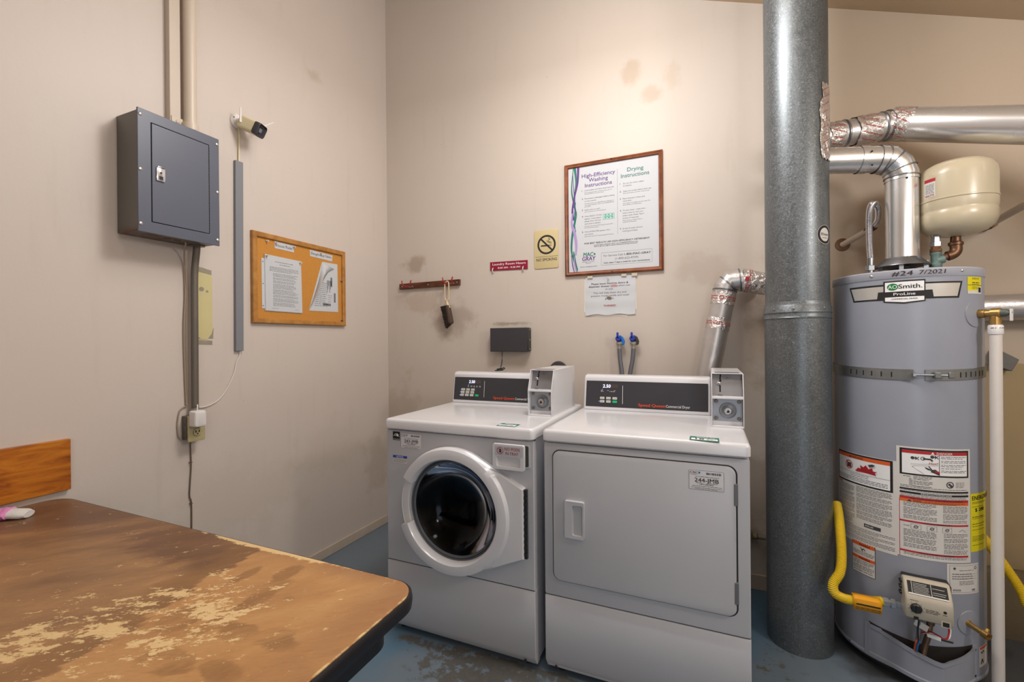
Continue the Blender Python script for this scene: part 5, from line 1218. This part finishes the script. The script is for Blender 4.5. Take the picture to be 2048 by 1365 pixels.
b = MB(); b.ring(TF_, D(-63.5), .7445, .0135, .0165, .0022, 28); b.stroke(TF_, [(D(-63.5)-.011, .7555), (D(-63.5)+.011, .7335)], .003, .0023)
b.poly(TF_, [(D(-56), .727), (D(-37.5), .727), (D(-38.5), .735), (D(-36.5), .741), (D(-40), .740), (D(-40.5), .752), (D(-43.5), .745), (D(-46), .758), (D(-48), .748), (D(-51), .754), (D(-50.5), .740), (D(-53), .742)], .0048); b.build('red_picture', M_red, l1)
b = MB(); b.text(TF_, 'AOSmith', D(-47.5), .526, .0055, .0020, width=.028, bold=.02); b.build('white_lettering', M_white, l1)
# small warning label
b = MB(); crect(b, -60.6, .338, -39, .457, .0006); l2 = b.build('small_warning_label', M_ink, wh)
b = MB(); crect(b, -60.2, .3395, -39.4, .4555, .0010); b.build('white_field', M_label, l2)
for q_ in ((.443, .4555), (.3925, .404)):
    b = MB(); crect(b, -60.2, q_[0], -39.4, q_[1], .0014); b.build('orange_band', M_orange, l2)
b = MB(); b.text(TF_, 'WARNING', D(-48.5), .4455, .0068, .0018, 'C', width=.040, bold=.02); b.text(TF_, 'WARNING', D(-48.5), .3945, .0068, .0018, 'C', width=.040, bold=.02)
b.stroke(TF_, [(D(-52), .437), (D(-50.5), .430), (D(-49), .436), (D(-47.5), .429)], .003, .0014); b.stroke(TF_, [(D(-51), .430), (D(-49.8), .426)], .003, .0014)
lines(b, -59.5, -40, .422, .405, .0052, .0038, .0014, g, 3); lines(b, -59.5, -40, .386, .342, .0056, .004, .0014, g, 3); b.build('print', M_ink, l2)
# right danger label
b = MB(); crect(b, -22.7, .4575, 32.8, .851, .0007); l3 = b.build('danger_label', M_label, wh)
b = MB(); crect(b, -20.4, .7515, 31, .8455, .0011); b.build('black_border', M_ink, l3)
for q_ in ((-20.5, .698, 30.8, .7035), (-20.5, .6845, 30.8, .6915)):
    b = MB(); crect(b, *q_, .0011); b.build('black_stripe', M_ink, l3)
b = MB(); crect(b, -18.8, .757, 29.4, .8395, .0015); b.build('white_field', M_white, l3)
b = MB(); crect(b, -18.8, .8285, 29.4, .8395, .0019); crect(b, -20.6, .6655, 30.7, .674, .0011); crect(b, -20.7, .5825, 30.5, .5885, .0011); crect(b, -20.9, .476, 30.2, .4825, .0011); crect(b, -20.9, .458, -20.5, .665, .0011)
b.text(TF_, 'Hot!', D(2.6), .7935, .0085, .0019, 'C', width=.024, slant=.2); b.poly(TF_, [(D(3.5), .768), (D(7.2), .764), (D(7.2), .771), (D(4), .774)], .0027); b.build('red_band', M_red, l3)
b = MB(); crect(b, -20.6, .655, 30.7, .6655, .0011); b.build('orange_band', plain('deep_orange', 'D9691F', .6), l3)
b = MB(); b.text(TF_, 'DANGER', D(11), .8305, .0070, .0023, 'C', width=.046, bold=.015); b.text(TF_, 'IMPORTANT/IMPORTANTE', D(5), .6862, .0040, .0015, 'C', width=.086, bold=.02); b.poly(TF_, [(D(1.0), .8300), (D(3.6), .8300), (D(2.3), .838)], .0023); b.build('white_lettering', M_white, l3)
b = MB(); b.text(TF_, 'FOR YOUR SAFETY READ BEFORE LIGHTING', D(6), .6672, .0052, .0015, 'C', width=.15, bold=.015); b.text(TF_, 'WARNING:', D(-11.5), .6600, .0042, .0015, width=.024, bold=.02); b.greek(TF_, D(-4), D(28), .6605, .0036, .0015, g, False); b.greek(TF_, D(-11.5), D(20), .6565, .0032, .0015, g, False); b.poly(TF_, [(D(-15.5), .6565), (D(-12), .6565), (D(-13.75), .6645)], .0015)
b.text(TF_, 'LIGHTING INSTRUCTIONS', D(6), .5837, .0042, .0015, 'C', width=.075, bold=.015); b.text(TF_, 'TO TURN OFF GAS TO APPLIANCE', D(5), .4772, .0045, .0015, 'C', width=.10, bold=.015)
crect(b, 6.8, .757, 7.2, .8285, .0019)
for k, (vt, m_) in enumerate(((.822, 2), (.808, 2), (.7945, 2), (.782, 1), (.774, 2))):
    for j in range(m_): b.greek(TF_, D(8.2), D(28.5), vt-j*.0052, .004, .0019, g, j == m_-1)
# taps and hand
for u, v in ((-11.5, .813), (2.0, .821)):
    b.disc(TF_, D(u), v, .0055, .0019, 14); b.disc(TF_, D(u)+.008, v, .0028, .0019, 10); b.stroke(TF_, [(D(u)+.007, v-.006), (D(u)+.017, v+.005)], .0022, .0020); b.stroke(TF_, [(D(u)+.007, v+.005), (D(u)+.017, v-.006)], .0022, .0021)
b.ring(TF_, D(-4.5), .813, .0045, .0065, .0019, 16); b.stroke(TF_, [(D(-4.5), .813), (D(1.2), .812), (D(2), .806)], .0055, .0022); b.stroke(TF_, [(D(-13), .790), (D(6.5), .7985)], .0008, .0019); b.stroke(TF_, [(D(-4), .760), (D(-12), .782), (D(-10), .786), (D(6.5), .792)], .0008, .0019)
b.poly(TF_, [(D(.8), .768), (D(6.8), .758), (D(6.8), .769), (D(4.2), .778), (D(1.5), .776)], .0019)
for du, dv_, l_ in ((-1.2, .779, .020), (-1.6, .776, .018), (-.9, .773, .014), (2.4, .784, .01)): b.stroke(TF_, [(D(2), .774), (D(2)-l_, dv_+.004)], .0028, .0024)
lines(b, -11, 2, .7475, .7125, .0050, .0038, .0011, g, 9); b.greek(TF_, D(-18), D(-13), .745, .004, .0011, g, False)
for k in range(5): b.greek(TF_, D(-14), D(-11.5), .7375-.005*k, .0038, .0011, g, False)
for k in range(2): b.greek(TF_, D(-20), D(-2), .7125-.0048*k, .0036, .0011, g, False)
lines(b, -2, 29, .7085, .704, .005, .0034, .0011, g); b.ring(TF_, D(15), .7265, .0085, .0115, .0012, 24); b.disc(TF_, D(15)-.002, .728, .004, .0014, 12); b.disc(TF_, D(15)+.003, .723, .0042, .0014, 12)
for k in range(4): b.greek(TF_, D(19.5), D(27), .7335-.0052*k, .0036, .0011, g, False)
lines(b, -20, 30, .6955, .6925, .005, .0030, .0011, g); lines(b, -20, 29, .680, .675, .0046, .0032, .0011, g)
lines(b, -18, 5, .6505, .593, .0050, .0037, .0011, g); lines(b, 9.5, 29.8, .6495, .594, .0050, .0037, .0011, g)
for k in range(3): b.frame(TF_, D(-13+11*k), .560, D(-6+11*k), .578, .0006, .0012); b.ring(TF_, D(-9.5+11*k), .569, .0035, .0055, .0013, 14); b.stroke(TF_, [(D(-11.5+11*k), .566), (D(-7.5+11*k), .573)], .0012, .0014)
b.stroke(TF_, [(D(22), .565), (D(25), .572), (D(28), .563)], .001, .0012); b.greek(TF_, D(-18), D(-14), .569, .0034, .0012, g, False)
lines(b, -18, 4.5, .5545, .490, .0050, .0037, .0011, g); lines(b, 10, 29.8, .5545, .487, .0050, .0037, .0011, g); lines(b, -18, 29, .472, .463, .0046, .0034, .0011, g); b.build('print', M_midink, l3)
# energy guide
b = MB(); crect(b, 33.2, .493, 58, .695, .0006); l4 = b.build('energy_label', M_lime, wh)
b = MB(); b.text(TF_, 'ENERGYGUIDE', D(35), .672, .0145, .0011, width=.14, bold=.03); b.text(TF_, '$ 288', D(38.5), .632, .0115, .0011, width=.052, bold=.012)
for v, h_ in ((.664, .003), (.660, .003), (.648, .003), (.612, .005), (.607, .003), (.588, .004), (.580, .003), (.568, .003), (.545, .003), (.54, .003), (.535, .003), (.53, .003), (.515, .003)): b.greek(TF_, D(35), D(56), v, h_, .0011, g, True)
b.build('print', M_ink, l4)
# data plate
b = MB(); crect(b, 12.1, .3495, 42.2, .4535, .0006); l5 = b.build('data_label', M_label, wh)
b = MB(); b.frame(TF_, D(14), .355, D(41), .448, .0007, .0010, 12)
b.poly(TF_, [(D(18)+(.0065 if k % 2 == 0 else .0028)*math.cos(k*PI/5+.31), .438+(.0065 if k % 2 == 0 else .0028)*math.sin(k*PI/5+.31)) for k in range(10)], .0011)
for v in (.418, .410, .402): b.rect(TF_, D(16), v-.0012, D(39.5), v-.0006, .0010, 10); b.greek(TF_, D(16), D(39), v, .0036, .0010, g, True)
for v in (.430, .392, .387, .382): b.greek(TF_, D(22), D(36), v, .0034, .0010, g, False)
b.ring(TF_, D(38), .438, .0035, .0055, .0010, 14)
for k in range(14): b.rect(TF_, D(16.5+k*.5), .3595, D(16.7+k*.5), .366, .0010)
for k in range(8): b.rect(TF_, D(34+k*.45), .3595, D(34.2+k*.45), .366, .0010)
b.build('print', M_midink, l5)
# small sticker lower right
b = MB(); crect(b, 42.5, .085, 58, .157, .0006); l6 = b.build('side_sticker', M_label, wh)
b = MB(); crect(b, 43.5, .146, 58, .154, .0010); b.build('orange_band', M_orange, l6)
b = MB(); b.stroke(TF_, [(D(45), .138), (D(47), .132), (D(49), .14), (D(51), .131)], .004, .0010); b.stroke(TF_, [(D(45), .095), (D(47.5), .112), (D(49), .096)], .005, .0010); b.build('print', M_ink, l6)
# burner access door with bulge
b = MB(); na = 60; rings = []
def rho_(a):
    if a < -34: return .006
    if a < 3: t = (a+34)/37; return .006+.050*(t*t*(3-2*t))
    if a < 8: return .056-.002*(a-3)
    return .046-.036*((a-8)/(34-8))
def ztop(a):
    if a < -34: return .165
    if a < -12: return .160-.014*((a+34)/22)
    if a < 4: t = (a+12)/16; return .146-.012*(t*t*(3-2*t))
    if a < 8: return .134+.006*(a-4)/4
    return .140+.026*((a-8)/26)
AA = [-44+78*i/na for i in range(na+1)]
for w_f, v_f in ((0, lambda a: .046), (1, lambda a: .046), (1, lambda a: .058), (.86, lambda a: .062), (.86, lambda a: ztop(a)-.018), (1, lambda a: ztop(a)-.014), (1, ztop), (0, lambda a: ztop(a)-.001)):
    rings.append([TF_(D(a), v_f(a), (rho_(a) if w_f == 1 else rho_(a)-.003) if w_f else max(.0008, rho_(a)-.008)) for a in AA])
b.loops(rings, close=False); b.build('burner_door', M_heater, wh, ang=30)
b = MB(); b.loops([[TF_(D(-45+79*i/24), v-.014*(1-abs(i/12-1)) if v > .15 else v, .0009) for i in range(25)] for v in (.075, .172)], close=False); b.build('burner_opening', plain('dark_opening', '26221E', .8), wh)
b = MB(); b.slab(TF_, [(D(-48.5), .044), (D(-43.8), .044), (D(-43.8), .167), (D(-46), .170), (D(-48.5), .166)], 0, .004); b.slab(TF_, [(D(33.5), .044), (D(38), .044), (D(38), .172), (D(33.5), .173)], 0, .004); b.build('door_flange', M_heater, wh, bevel=.001)
for v in (.155, .065): b = MB(); b.disc(TF_, D(36), v, .004, .0045, 12); b.build('door_screw', M_heatd, wh)
# raised discs behind the fittings
for a, v, r_ in ((41, 1.320, .047), (30.5, .25, .042)):
    b = MB(); n = 28
    b.loops([[TF_(D(a)+q*r_*math.cos(2*PI*i/n), v+q*r_*math.sin(2*PI*i/n), w) for i in range(n)] for q, w in ((1, .0002), (.97, .003), (.3, .0045), (.01, .0045))], cap1=True); b.build('port_cover', M_heater, wh)
# temperature and pressure valve
tv = Vector((math.sin(R(44)), -math.cos(R(44)), 0)); t0 = Vector((TX, TY, 1.320))+tv*TR
b = MB(); b.lathe([(.013, 0), (.0155, .006), (.0155, .022), (.012, .024), (.012, .036), (.017, .038), (.017, .060), (.012, .064)], t0, tv, 10); tvp = b.build('relief_valve', M_brass, wh)
b = MB(); b.cyl(t0+tv*.047+Vector((0, 0, -.004)), t0+tv*.047+Vector((0, 0, -.040)), .0135, .0155, 16); b.build('valve_outlet', M_brass, tvp)
b = MB(); b.lathe([(.014, .058), (.013, .074), (.008, .080), (.003, .088)], t0, tv, 14); b.build('valve_cap', plain('grey_green_cap', '5F675E', .5, .3), tvp)
LVf = lambda u, v, w: t0+tv*(.084+w)+Vector((tv.y*-1, tv.x, 0))*u+Vector((0, 0, v))
b = MB(); b.fbox(LVf, -.007, .007, -.028, .012, 0, .004); b.build('test_lever', M_whitep, tvp, bevel=.001)
# drain valve
dv0 = Vector((TX, TY, .250))+Vector((math.sin(R(29)), -math.cos(R(29)), 0))*TR; dd_ = Vector((math.sin(R(29)), -math.cos(R(29)), -.12)).normalized()
b = MB(); b.lathe([(.012, 0), (.012, .004), (.009, .006), (.009, .045), (.0125, .048), (.0125, .066), (.008, .066), (.006, .055)], dv0, dd_, 18); dvp = b.build('drain_valve', M_brass, wh)
b = MB(); b.cyl(dv0+dd_*.054, dv0+dd_*.054+Vector((.010, .006, .018)), .008, .006, 12); b.build('drain_stem', M_brass, dvp)
# gas control valve
GV = lambda u, v, w: Vector((u, TY-TR-w, v))
x0, x1 = 2.650, 2.772
b = MB()
pr = [(.02, .288), (.098, .288), (.102, .294), (.102, .352), (.097, .364), (.060, .404), (.050, .408), (.02, .400)]
b.loops([[Vector((x+(0 if i in (0, 7) else 0), TY-TR-w, z)) for i, (w, z) in enumerate(pr)] for x in (x0, x1)], cap0=True, cap1=True)
gv = b.build('gas_control', M_valvec, wh, bevel=.006, seg=3)
b = MB(); b.box(x0+.004, x1+.006, TY-TR-.045, TY-TR+.01, .318, .400)
for k in range(3): b.box(x0-.007, x0+.006, TY-TR-.045, TY-TR-.02, .338+.02*k, .348+.02*k)
b.build('control_bracket', M_blackp, gv, bevel=.004)
SL = lambda u, v, w: Vector((x0+u, TY-TR-.097+.037*v+w*-.73, .3645+.040*v+w*.68))
b = MB(); b.rect(SL, .010, .12, .112, .90, .0012); sp2 = b.build('control_label', M_ink, gv)
b = MB(); g = random.Random(31)
for k in range(7): b.greek(SL, .024, .066, .24+.09*k, .045, .0018, g, True)
for k in range(4): b.greek(SL, .074, .108, .3+.12*k, .05, .0018, g, True)
for u in (.020, .070): b.rect(SL, u, .14, u+.0012, .88, .0018)
b.rect(SL, .010, .10, .112, .18, .0017); b.build('label_print', M_label, sp2)
GF = lambda u, v, w: Vector((x0+u, TY-TR-.102-w, v))
b = MB(); b.lathe([(.0155, 0), (.015, .008), (.012, .011)], GF(.028, .328, 0), (0, -1, 0), 24); b.fbox(GF, .026, .030, .318, .338, .010, .014); b.build('temperature_dial', M_blackp, gv)
b = MB()
for k in range(9): a = R(-60+k*37); b.stroke(GF, [(.028+.019*math.cos(a), .328+.017*math.sin(a)), (.028+.0225*math.cos(a), .328+.0205*math.sin(a))], .001, .0006)
for k in range(3): b.greek(GF, .052, .090, .330-.0048*k, .0036, .0006, g, True)
b.greek(GF, .012, .034, .352, .003, .0006, g, False); b.disc(GF, .100, .334, .0045, .0007, 14); b.greek(GF, .094, .106, .324, .003, .0006, g, False)
b.fbox(GF, .022, .034, .289, .299, 0, .001); b.fbox(GF, .094, .110, .288, .302, 0, .001); b.build('dial_marking', M_ink, gv)
b = MB(); b.fbox(GF, .090, .114, .285, .305, -.002, .0007); b.build('port_frame', M_valvec, gv)
_c = Vector((2.711, TY-TR-.055, 0)); _m = Matrix.Translation(_c) @ Matrix.Rotation(R(-9), 4, 'Z') @ Matrix.Translation(-_c)
def turn(o):
    o.data.transform(WM[wh].inverted() @ _m @ WM[wh])
    for k_ in o.children: turn(k_)
turn(gv)
b = MB(); b.cyl((2.728, TY-TR-.055, .29), (2.722, TY-TR-.055, .262), .011, n=14)
b.tube(evenpath([(2.722, TY-TR-.055, .275), (2.720, TY-TR-.045, .22), (2.716, TY-TR-.024, .16), (2.714, TY-TR-.018, .125)], .003), lambda i: .0095 if i % 2 else .0078, 14); b.build('burner_tube', plain('brown_steel_tube', '6E5A48', .4, .7), wh)
b = MB(); b.tube(smoothpath([(2.690, TY-TR-.06, .28), (2.692, TY-TR-.05, .22), (2.696, TY-TR-.012, .125)], 6), .006, 12); b.build('steel_tube', M_steel, wh)
b = MB(); q = Vector((2.683, TY-TR-.062, .262)); TGf = lambda u, v, w: q+Vector((u*.85+v*.2, -w, -u*.45+v*.55)); b.fbox(TGf, -.006, .036, -.018, .018, 0, .001); tg = b.build('wire_tag', M_label, wh)
b = MB(); b.tube(smoothpath([GF(.104, .289, -.004), GF(.103, .265, 0), GF(.094, .245, 0), (2.722, TY-TR-.06, .238), (2.70, TY-TR-.045, .22)], 6), .0024, 6); b.build('red_wire', M_red, wh)
b = MB(); b.tube(smoothpath([GF(.108, .289, -.004), GF(.107, .268, .001), GF(.099, .246, .001), (2.728, TY-TR-.062, .236), (2.70, TY-TR-.043, .218)], 6), .0018, 6); b.fbox(lambda u, v, w: Vector((2.712+u, TY-TR-.055-w, .225+v-.2*u)), 0, .036, -.005, .006, 0, .006); b.build('white_wire', M_white, wh)
b = MB(); b.tube(smoothpath([GF(.028, .289, -.005), (2.677, TY-TR-.09, .25), (2.688, TY-TR-.06, .20), (2.702, TY-TR-.016, .125)], 6), .0024, 6); b.tube(smoothpath([(2.745, TY-TR-.05, .215), (2.765, TY-TR-.04, .207), (2.79, TY-TR-.03, .200)], 4), .003, 6); b.build('black_wire', M_blackp, wh)
b = MB(); b.tube(smoothpath([(2.688, TY-TR-.06, .21), (2.682, TY-TR-.055, .185), (2.690, TY-TR-.016, .128)], 6), .0024, 6); b.build('orange_wire', M_orange, wh)
b = MB(); b.tube(smoothpath([(2.690, TY-TR-.065, .20), (2.688, TY-TR-.052, .175), (2.697, TY-TR-.018, .128)], 6), .0028, 6); b.build('blue_wire', M_bluel, wh)
b = MB()
for x_ in (2.640, 2.845): b.cyl((x_, TY, 1.484), (x_, TY, 1.512), .012, n=16)
b.build('pipe_nipple', M_zinc, wh)

# seismic strap
ss = thing('seismic_strap', 'slotted galvanised earthquake strap bolted around the water heater', 'strap', (TX, TY, 1.09))
b = MB(); ST = .0022
def sv(a): return -.010*math.sin(R(min(90, max(-90, (a+100)*1.0))))+.002
def strap(a0, a1, lift):
    n = int((a1-a0)/3)+1; rings = []
    for w, v in ((.0006, -.019), (.003, -.019), (.003, .019), (.0006, .019)):
        rings.append([TF_(D(a0+(a1-a0)*i/n), 1.119-.012*math.cos(R(a0+(a1-a0)*i/n+15))+v, w+lift*max(0, 1-abs(a0+(a1-a0)*i/n-(-10))/8)) for i in range(n+1)])
    b.loops(rings, close=False, wrap=True)
strap(-130, -10.5, .006); strap(-2.5, 120, .004); b.build('strap_band', M_strap, ss)
b = MB()
for a in (-60, -54, -47.5, -40.5, -33, -25.5, -17.5, 24, 29, 34, 39.5, 45, 50.5): 
    vv = 1.119-.012*math.cos(R(a+15)); b.slab(TF_, [(D(a)-.002, vv-.010), (D(a)+.002, vv-.010), (D(a)+.002, vv+.008), (D(a)-.002, vv+.008)], .0031, .0034)
b.build('slots', M_heatd, ss)
b = MB(); pb = TF_(D(-10.5), 1.108, .014); pe = TF_(D(11), 1.108, .018)
b.cyl(pb, pe, .004, n=10); b.lathe([(.009, 0), (.009, .008), (.004, .009)], pb-(pe-pb).normalized()*.004, pe-pb, 6); b.lathe([(.008, 0), (.008, .007)], pb+(pe-pb)*.72, pe-pb, 6); b.build('strap_bolt', M_zinc, ss)
for q_ in ((2.5, 6.5, .004, .022), (14, 19, .0035, .007)):
    b = MB(); b.slab(TF_, [(D(q_[0]), 1.098), (D(q_[1]), 1.098), (D(q_[1]), 1.118), (D(q_[0]), 1.118)], q_[2], q_[3]); b.build('strap_bracket', M_strap, ss, bevel=.002)

# discharge pipe
dp = thing('discharge_pipe', 'white plastic discharge pipe dropping from the brass relief valve to floor', 'pipe', (2.906, -.482, 0))
PP = t0+tv*.047
b = MB(); b.cyl((PP.x, PP.y, .02), (PP.x, PP.y, 1.262), .0162, n=24); b.build('pipe', M_pvc, dp)
b = MB(); b.lathe([(.0185, 1.248), (.0195, 1.252), (.0195, 1.276), (.017, 1.280)], (PP.x, PP.y, 0), n=24); b.build('adapter', M_whitep, dp)
b = MB(); fr = FCYL(PP.x, PP.y, .0196)
b.greek(fr, -.02, .016, 1.268, .005, .0006, random.Random(3), False); b.build('print', M_midink, dp)

# expansion tank and its fittings
et = thing('expansion_tank', 'cream expansion tank above the water heater on copper fittings', 'tank', (2.905, -.29, 1.60))
EX, EY = 2.908, -.275
prf = [(.012, 1.622), (.05, 1.628), (.085, 1.640), (.104, 1.658), (.1125, 1.680), (.113, 1.706), (.1105, 1.712), (.1105, 1.718), (.113, 1.724), (.113, 1.752), (.1155, 1.754), (.1155, 1.758), (.113, 1.760), (.113, 1.846), (.110, 1.866), (.098, 1.886), (.075, 1.900), (.04, 1.907), (.002, 1.909)]
b = MB(); b.lathe(prf, (EX, EY, 0), n=64); b.build('tank_body', M_tank, et)
EF = FCYL(EX, EY, .113)
b = MB(); b.rect(EF, -.140, 1.768, -.100, 1.838, .0006, 8); tl = b.build('tank_label', M_label, et)
b = MB(); b.rect(EF, -.140, 1.826, -.100, 1.838, .0010, 8); b.text(EF, 'WATTS', -.137, 1.771, .008, .0010, width=.033, bold=.02); b.build('red_print', M_red, tl)
b = MB(); g = random.Random(14)
for k in range(7): b.greek(EF, -.136, -.103, 1.815-k*.0052, .0036, .0010, g, True)
b.build('print', M_midink, tl)
b = MB(); b.lathe([(.018, 1.588), (.022, 1.590), (.022, 1.600), (.016, 1.604), (.015, 1.625)], (EX-.004, EY-.002, 0), n=20); b.tube(smoothpath([(EX-.004, EY-.002, 1.592), (EX-.004, EY-.003, 1.570), (EX-.014, EY-.004, 1.556), (EX-.03, EY-.004, 1.550)], 6), .0185, 18); b.build('elbow_fitting', M_copper, et)
b = MB(); b.tube([(EX-.026, EY-.004, 1.551), (2.850, TY, 1.537)], .0125, 16); b.build('branch_pipe', plain('brown_pipe', '6F4A38', .45, .5, vary=.15, vscale=40), et)
b = MB(); b.lathe([(.017, 1.508), (.019, 1.512), (.019, 1.522), (.0155, 1.526), (.0155, 1.556), (.018, 1.560), (.018, 1.566)], (2.845, TY, 0), n=18); b.tube([(2.845, TY, 1.535), (2.868, TY, 1.542)], .0165, 16); b.build('tee_fitting', M_verd, et)
b = MB(); b.lathe([(.0165, 1.566), (.019, 1.570), (.019, 1.580), (.0155, 1.582), (.0155, 1.590)], (2.845, TY, 0), n=8); b.build('rusty_nut', plain('rusty_fitting', '7A5A40', .5, .6, vary=.4, vscale=80), et)
b = MB(); b.lathe([(.018, 1.590), (.018, 1.606), (.014, 1.608), (.013, 1.63)], (2.845, TY, 0), n=6); b.build('steel_nut', M_zinc, et)
b = MB(); b.tube(evenpath([(2.845, TY, 1.61), (2.855, TY+.06, 1.66), (2.90, TY+.16, 1.70), (3.00, TY+.2, 1.705), (3.075, -.07, 1.705)], .003), lambda i: .0125 if i % 2 else .0108, 14); b.build('flexible_connector', M_chrome, et)

fc = thing('flexible_water_line', 'corrugated steel water line looping from heater top to wall stub', 'water line', (2.640, TY, 1.512))
b = MB(); b.lathe([(.0175, 1.512), (.0175, 1.530), (.012, 1.533)], (2.640, TY, 0), n=6); b.cyl((2.640, TY, 1.53), (2.640, TY, 1.562), .0115, n=16); b.build('hex_nut', M_zinc, fc)
b = MB(); b.tube(evenpath([(2.640, TY, 1.56), (2.637, TY, 1.62), (2.638, TY+.005, 1.72), (2.648, TY+.02, 1.775), (2.668, TY+.045, 1.792), (2.690, TY+.08, 1.775), (2.697, TY+.115, 1.735), (2.688, TY+.14, 1.715)], .0028), lambda i: .0125 if i % 2 else .0108, 16); b.build('corrugated_tube', M_chrome, fc)
b = MB(); b.tube([(2.690, TY+.13, 1.716), (2.672, TY+.165, 1.705)], .0155, 6); b.build('end_nut', M_copper, fc)
sl = thing('wall_water_stub', 'short cream pipe stub leaving the wall behind the looping water line', 'pipe', (2.615, 0, 1.672))
b = MB(); b.tube([(2.610, 0, 1.672), (2.675, TY+.155, 1.706)], .0125, 16); b.build('pipe', M_beigepaint, sl)
b = MB(); b.lathe([(.030, 0), (.028, .002), (.016, .003)], (2.610, 0, 1.672), (0, -1, 0), 20, cap0=False); b.build('wall_hole', M_copper, sl)
sr = thing('wall_water_pipe', 'cream water pipe leaving the wall right of the expansion tank', 'pipe', (3.10, 0, 1.70))
b = MB(); b.tube([(3.105, -.055, 1.705), (3.108, -.26, 1.724), (3.112, -.60, 1.755), (3.122, -.66, 1.76), (3.17, -.69, 1.76), (4.395, -.69, 1.76)], .0135, 16); b.build('pipe', M_beigepaint, sr)
b = MB(); b.tube([(3.10, 0, 1.70), (3.104, -.06, 1.704)], .018, 16); b.lathe([(.02, 0), (.02, .02)], (3.102, -.03, 1.702), (0, -1, .08), 10); b.build('wall_fitting', M_copper, sr)

# gas lines
gl = thing('gas_line', 'yellow corrugated gas line from behind the flue to gas control', 'gas line', (2.5, -.5, .28))
pth = [(2.505, -.345, .575), (2.500, -.40, .535), (2.494, -.45, .485), (2.488, -.49, .425), (2.476, -.52, .375), (2.452, -.535, .335), (2.454, -.54, .305), (2.480, -.535, .288), (2.520, -.525, .281), (2.565, -.515, .284), (2.606, -.51, .289)]
b = MB(); b.tube(evenpath(pth, .0027), lambda i: .0168 if i % 2 else .0140, 16); b.build('coated_tube', M_gasline, gl)
b = MB(); b.lathe([(.016, 0), (.016, .016), (.012, .017), (.012, .022), (.017, .023), (.017, .036), (.011, .038), (.011, .05)], (2.604, -.51, .289), (1, -.1, .0), 6); b.build('fitting', M_zinc, gl)
TGf = lambda u, v, w: Vector((2.510+u, -.542-w+.0*u, .300+v-.035*u))
b = MB()
rr_ = []
for v, w in ((-.040, .004), (-.012, .006), (.0, .004), (.006, -.006), (.004, -.03)): rr_.append([TGf(.083*i/6, v, w) for i in range(7)])
b.loops(rr_, close=False); tgo = b.build('warning_tag', M_tagor, gl); sm = tgo.modifiers.new('t', 'SOLIDIFY'); sm.thickness = .0008
b = MB(); b.fbox(TGf, .008, .079, -.020, -.015, .006, .0066); b.greek(TGf, .006, .08, -.030, .004, .0062, random.Random(5), False); b.greek(TGf, .006, .078, -.036, .003, .0062, random.Random(6), False); b.build('tag_print', M_ink, tgo)
gr = thing('gas_line', 'yellow corrugated gas line hanging at wall right of discharge pipe', 'gas line', (3.05, -.2, .25))
pth = [(2.965, -.20, .52), (3.01, -.22, .452), (3.05, -.25, .375), (3.075, -.28, .315), (3.085, -.30, .270), (3.105, -.31, .240), (3.135, -.31, .238), (3.15, -.305, .262), (3.135, -.295, .29), (3.105, -.28, .292), (3.10, -.26, .27)]
b = MB(); b.tube(evenpath(pth, .0027), lambda i: .0168 if i % 2 else .0140, 16); b.build('coated_tube', M_gasline, gr)

# things glimpsed behind the heater
b = MB(); b.slab(BW, [(3.112, 1.122), (3.165, 1.098), (3.188, 1.146), (3.128, 1.186), (3.112, 1.182)], 0, .045); bk = b.build('wall_bracket', plain('grey_bracket', '6A6862', .6, vary=.2, vscale=30), bevel=.003)
tag(bk, 'small grey metal bracket on the wall right of the discharge pipe', 'bracket')
rd = thing('rear_duct', 'dull silver duct crossing behind the water heater to the right', 'duct', (3.2, -.09, 1.35))
b = MB(); b.tube([(2.97, -.075, 1.356), (3.02, -.075, 1.357), (4.395, -.09, 1.365)], .058*.9, 32, caps=False); b.build('duct_pipe', M_duct2, rd)
gp = thing('wall_gas_pipe', 'short pipe with valve on wall between dryer and flue', 'pipe', (2.25, -.03, .26))
b = MB(); b.tube([(2.200, -.03, .272), (2.42, -.03, .268)], .011, 14); b.build('pipe', plain('dirty_pipe', '8C8472', .6, vary=.3, vscale=40), gp)
b = MB(); b.lathe([(.014, 0), (.018, .006), (.018, .022), (.013, .026)], (2.225, -.03, .272), (1, 0, 0), 8); b.box(2.210, 2.228, -.045, -.015, .25, .295); b.build('valve', plain('dirty_brass', '8A8068', .5, .4, vary=.3, vscale=50), gp, bevel=.002)
b = MB(); b.tube([(2.485, -.19, 0.0), (2.485, -.19, 1.48)], .013, 12); gq = b.build('rear_riser_pipe', plain('beige_riser', '9C8B78', .6, vary=.2, vscale=20)); tag(gq, 'thin vertical pipe in the gap between flue and water heater', 'pipe')
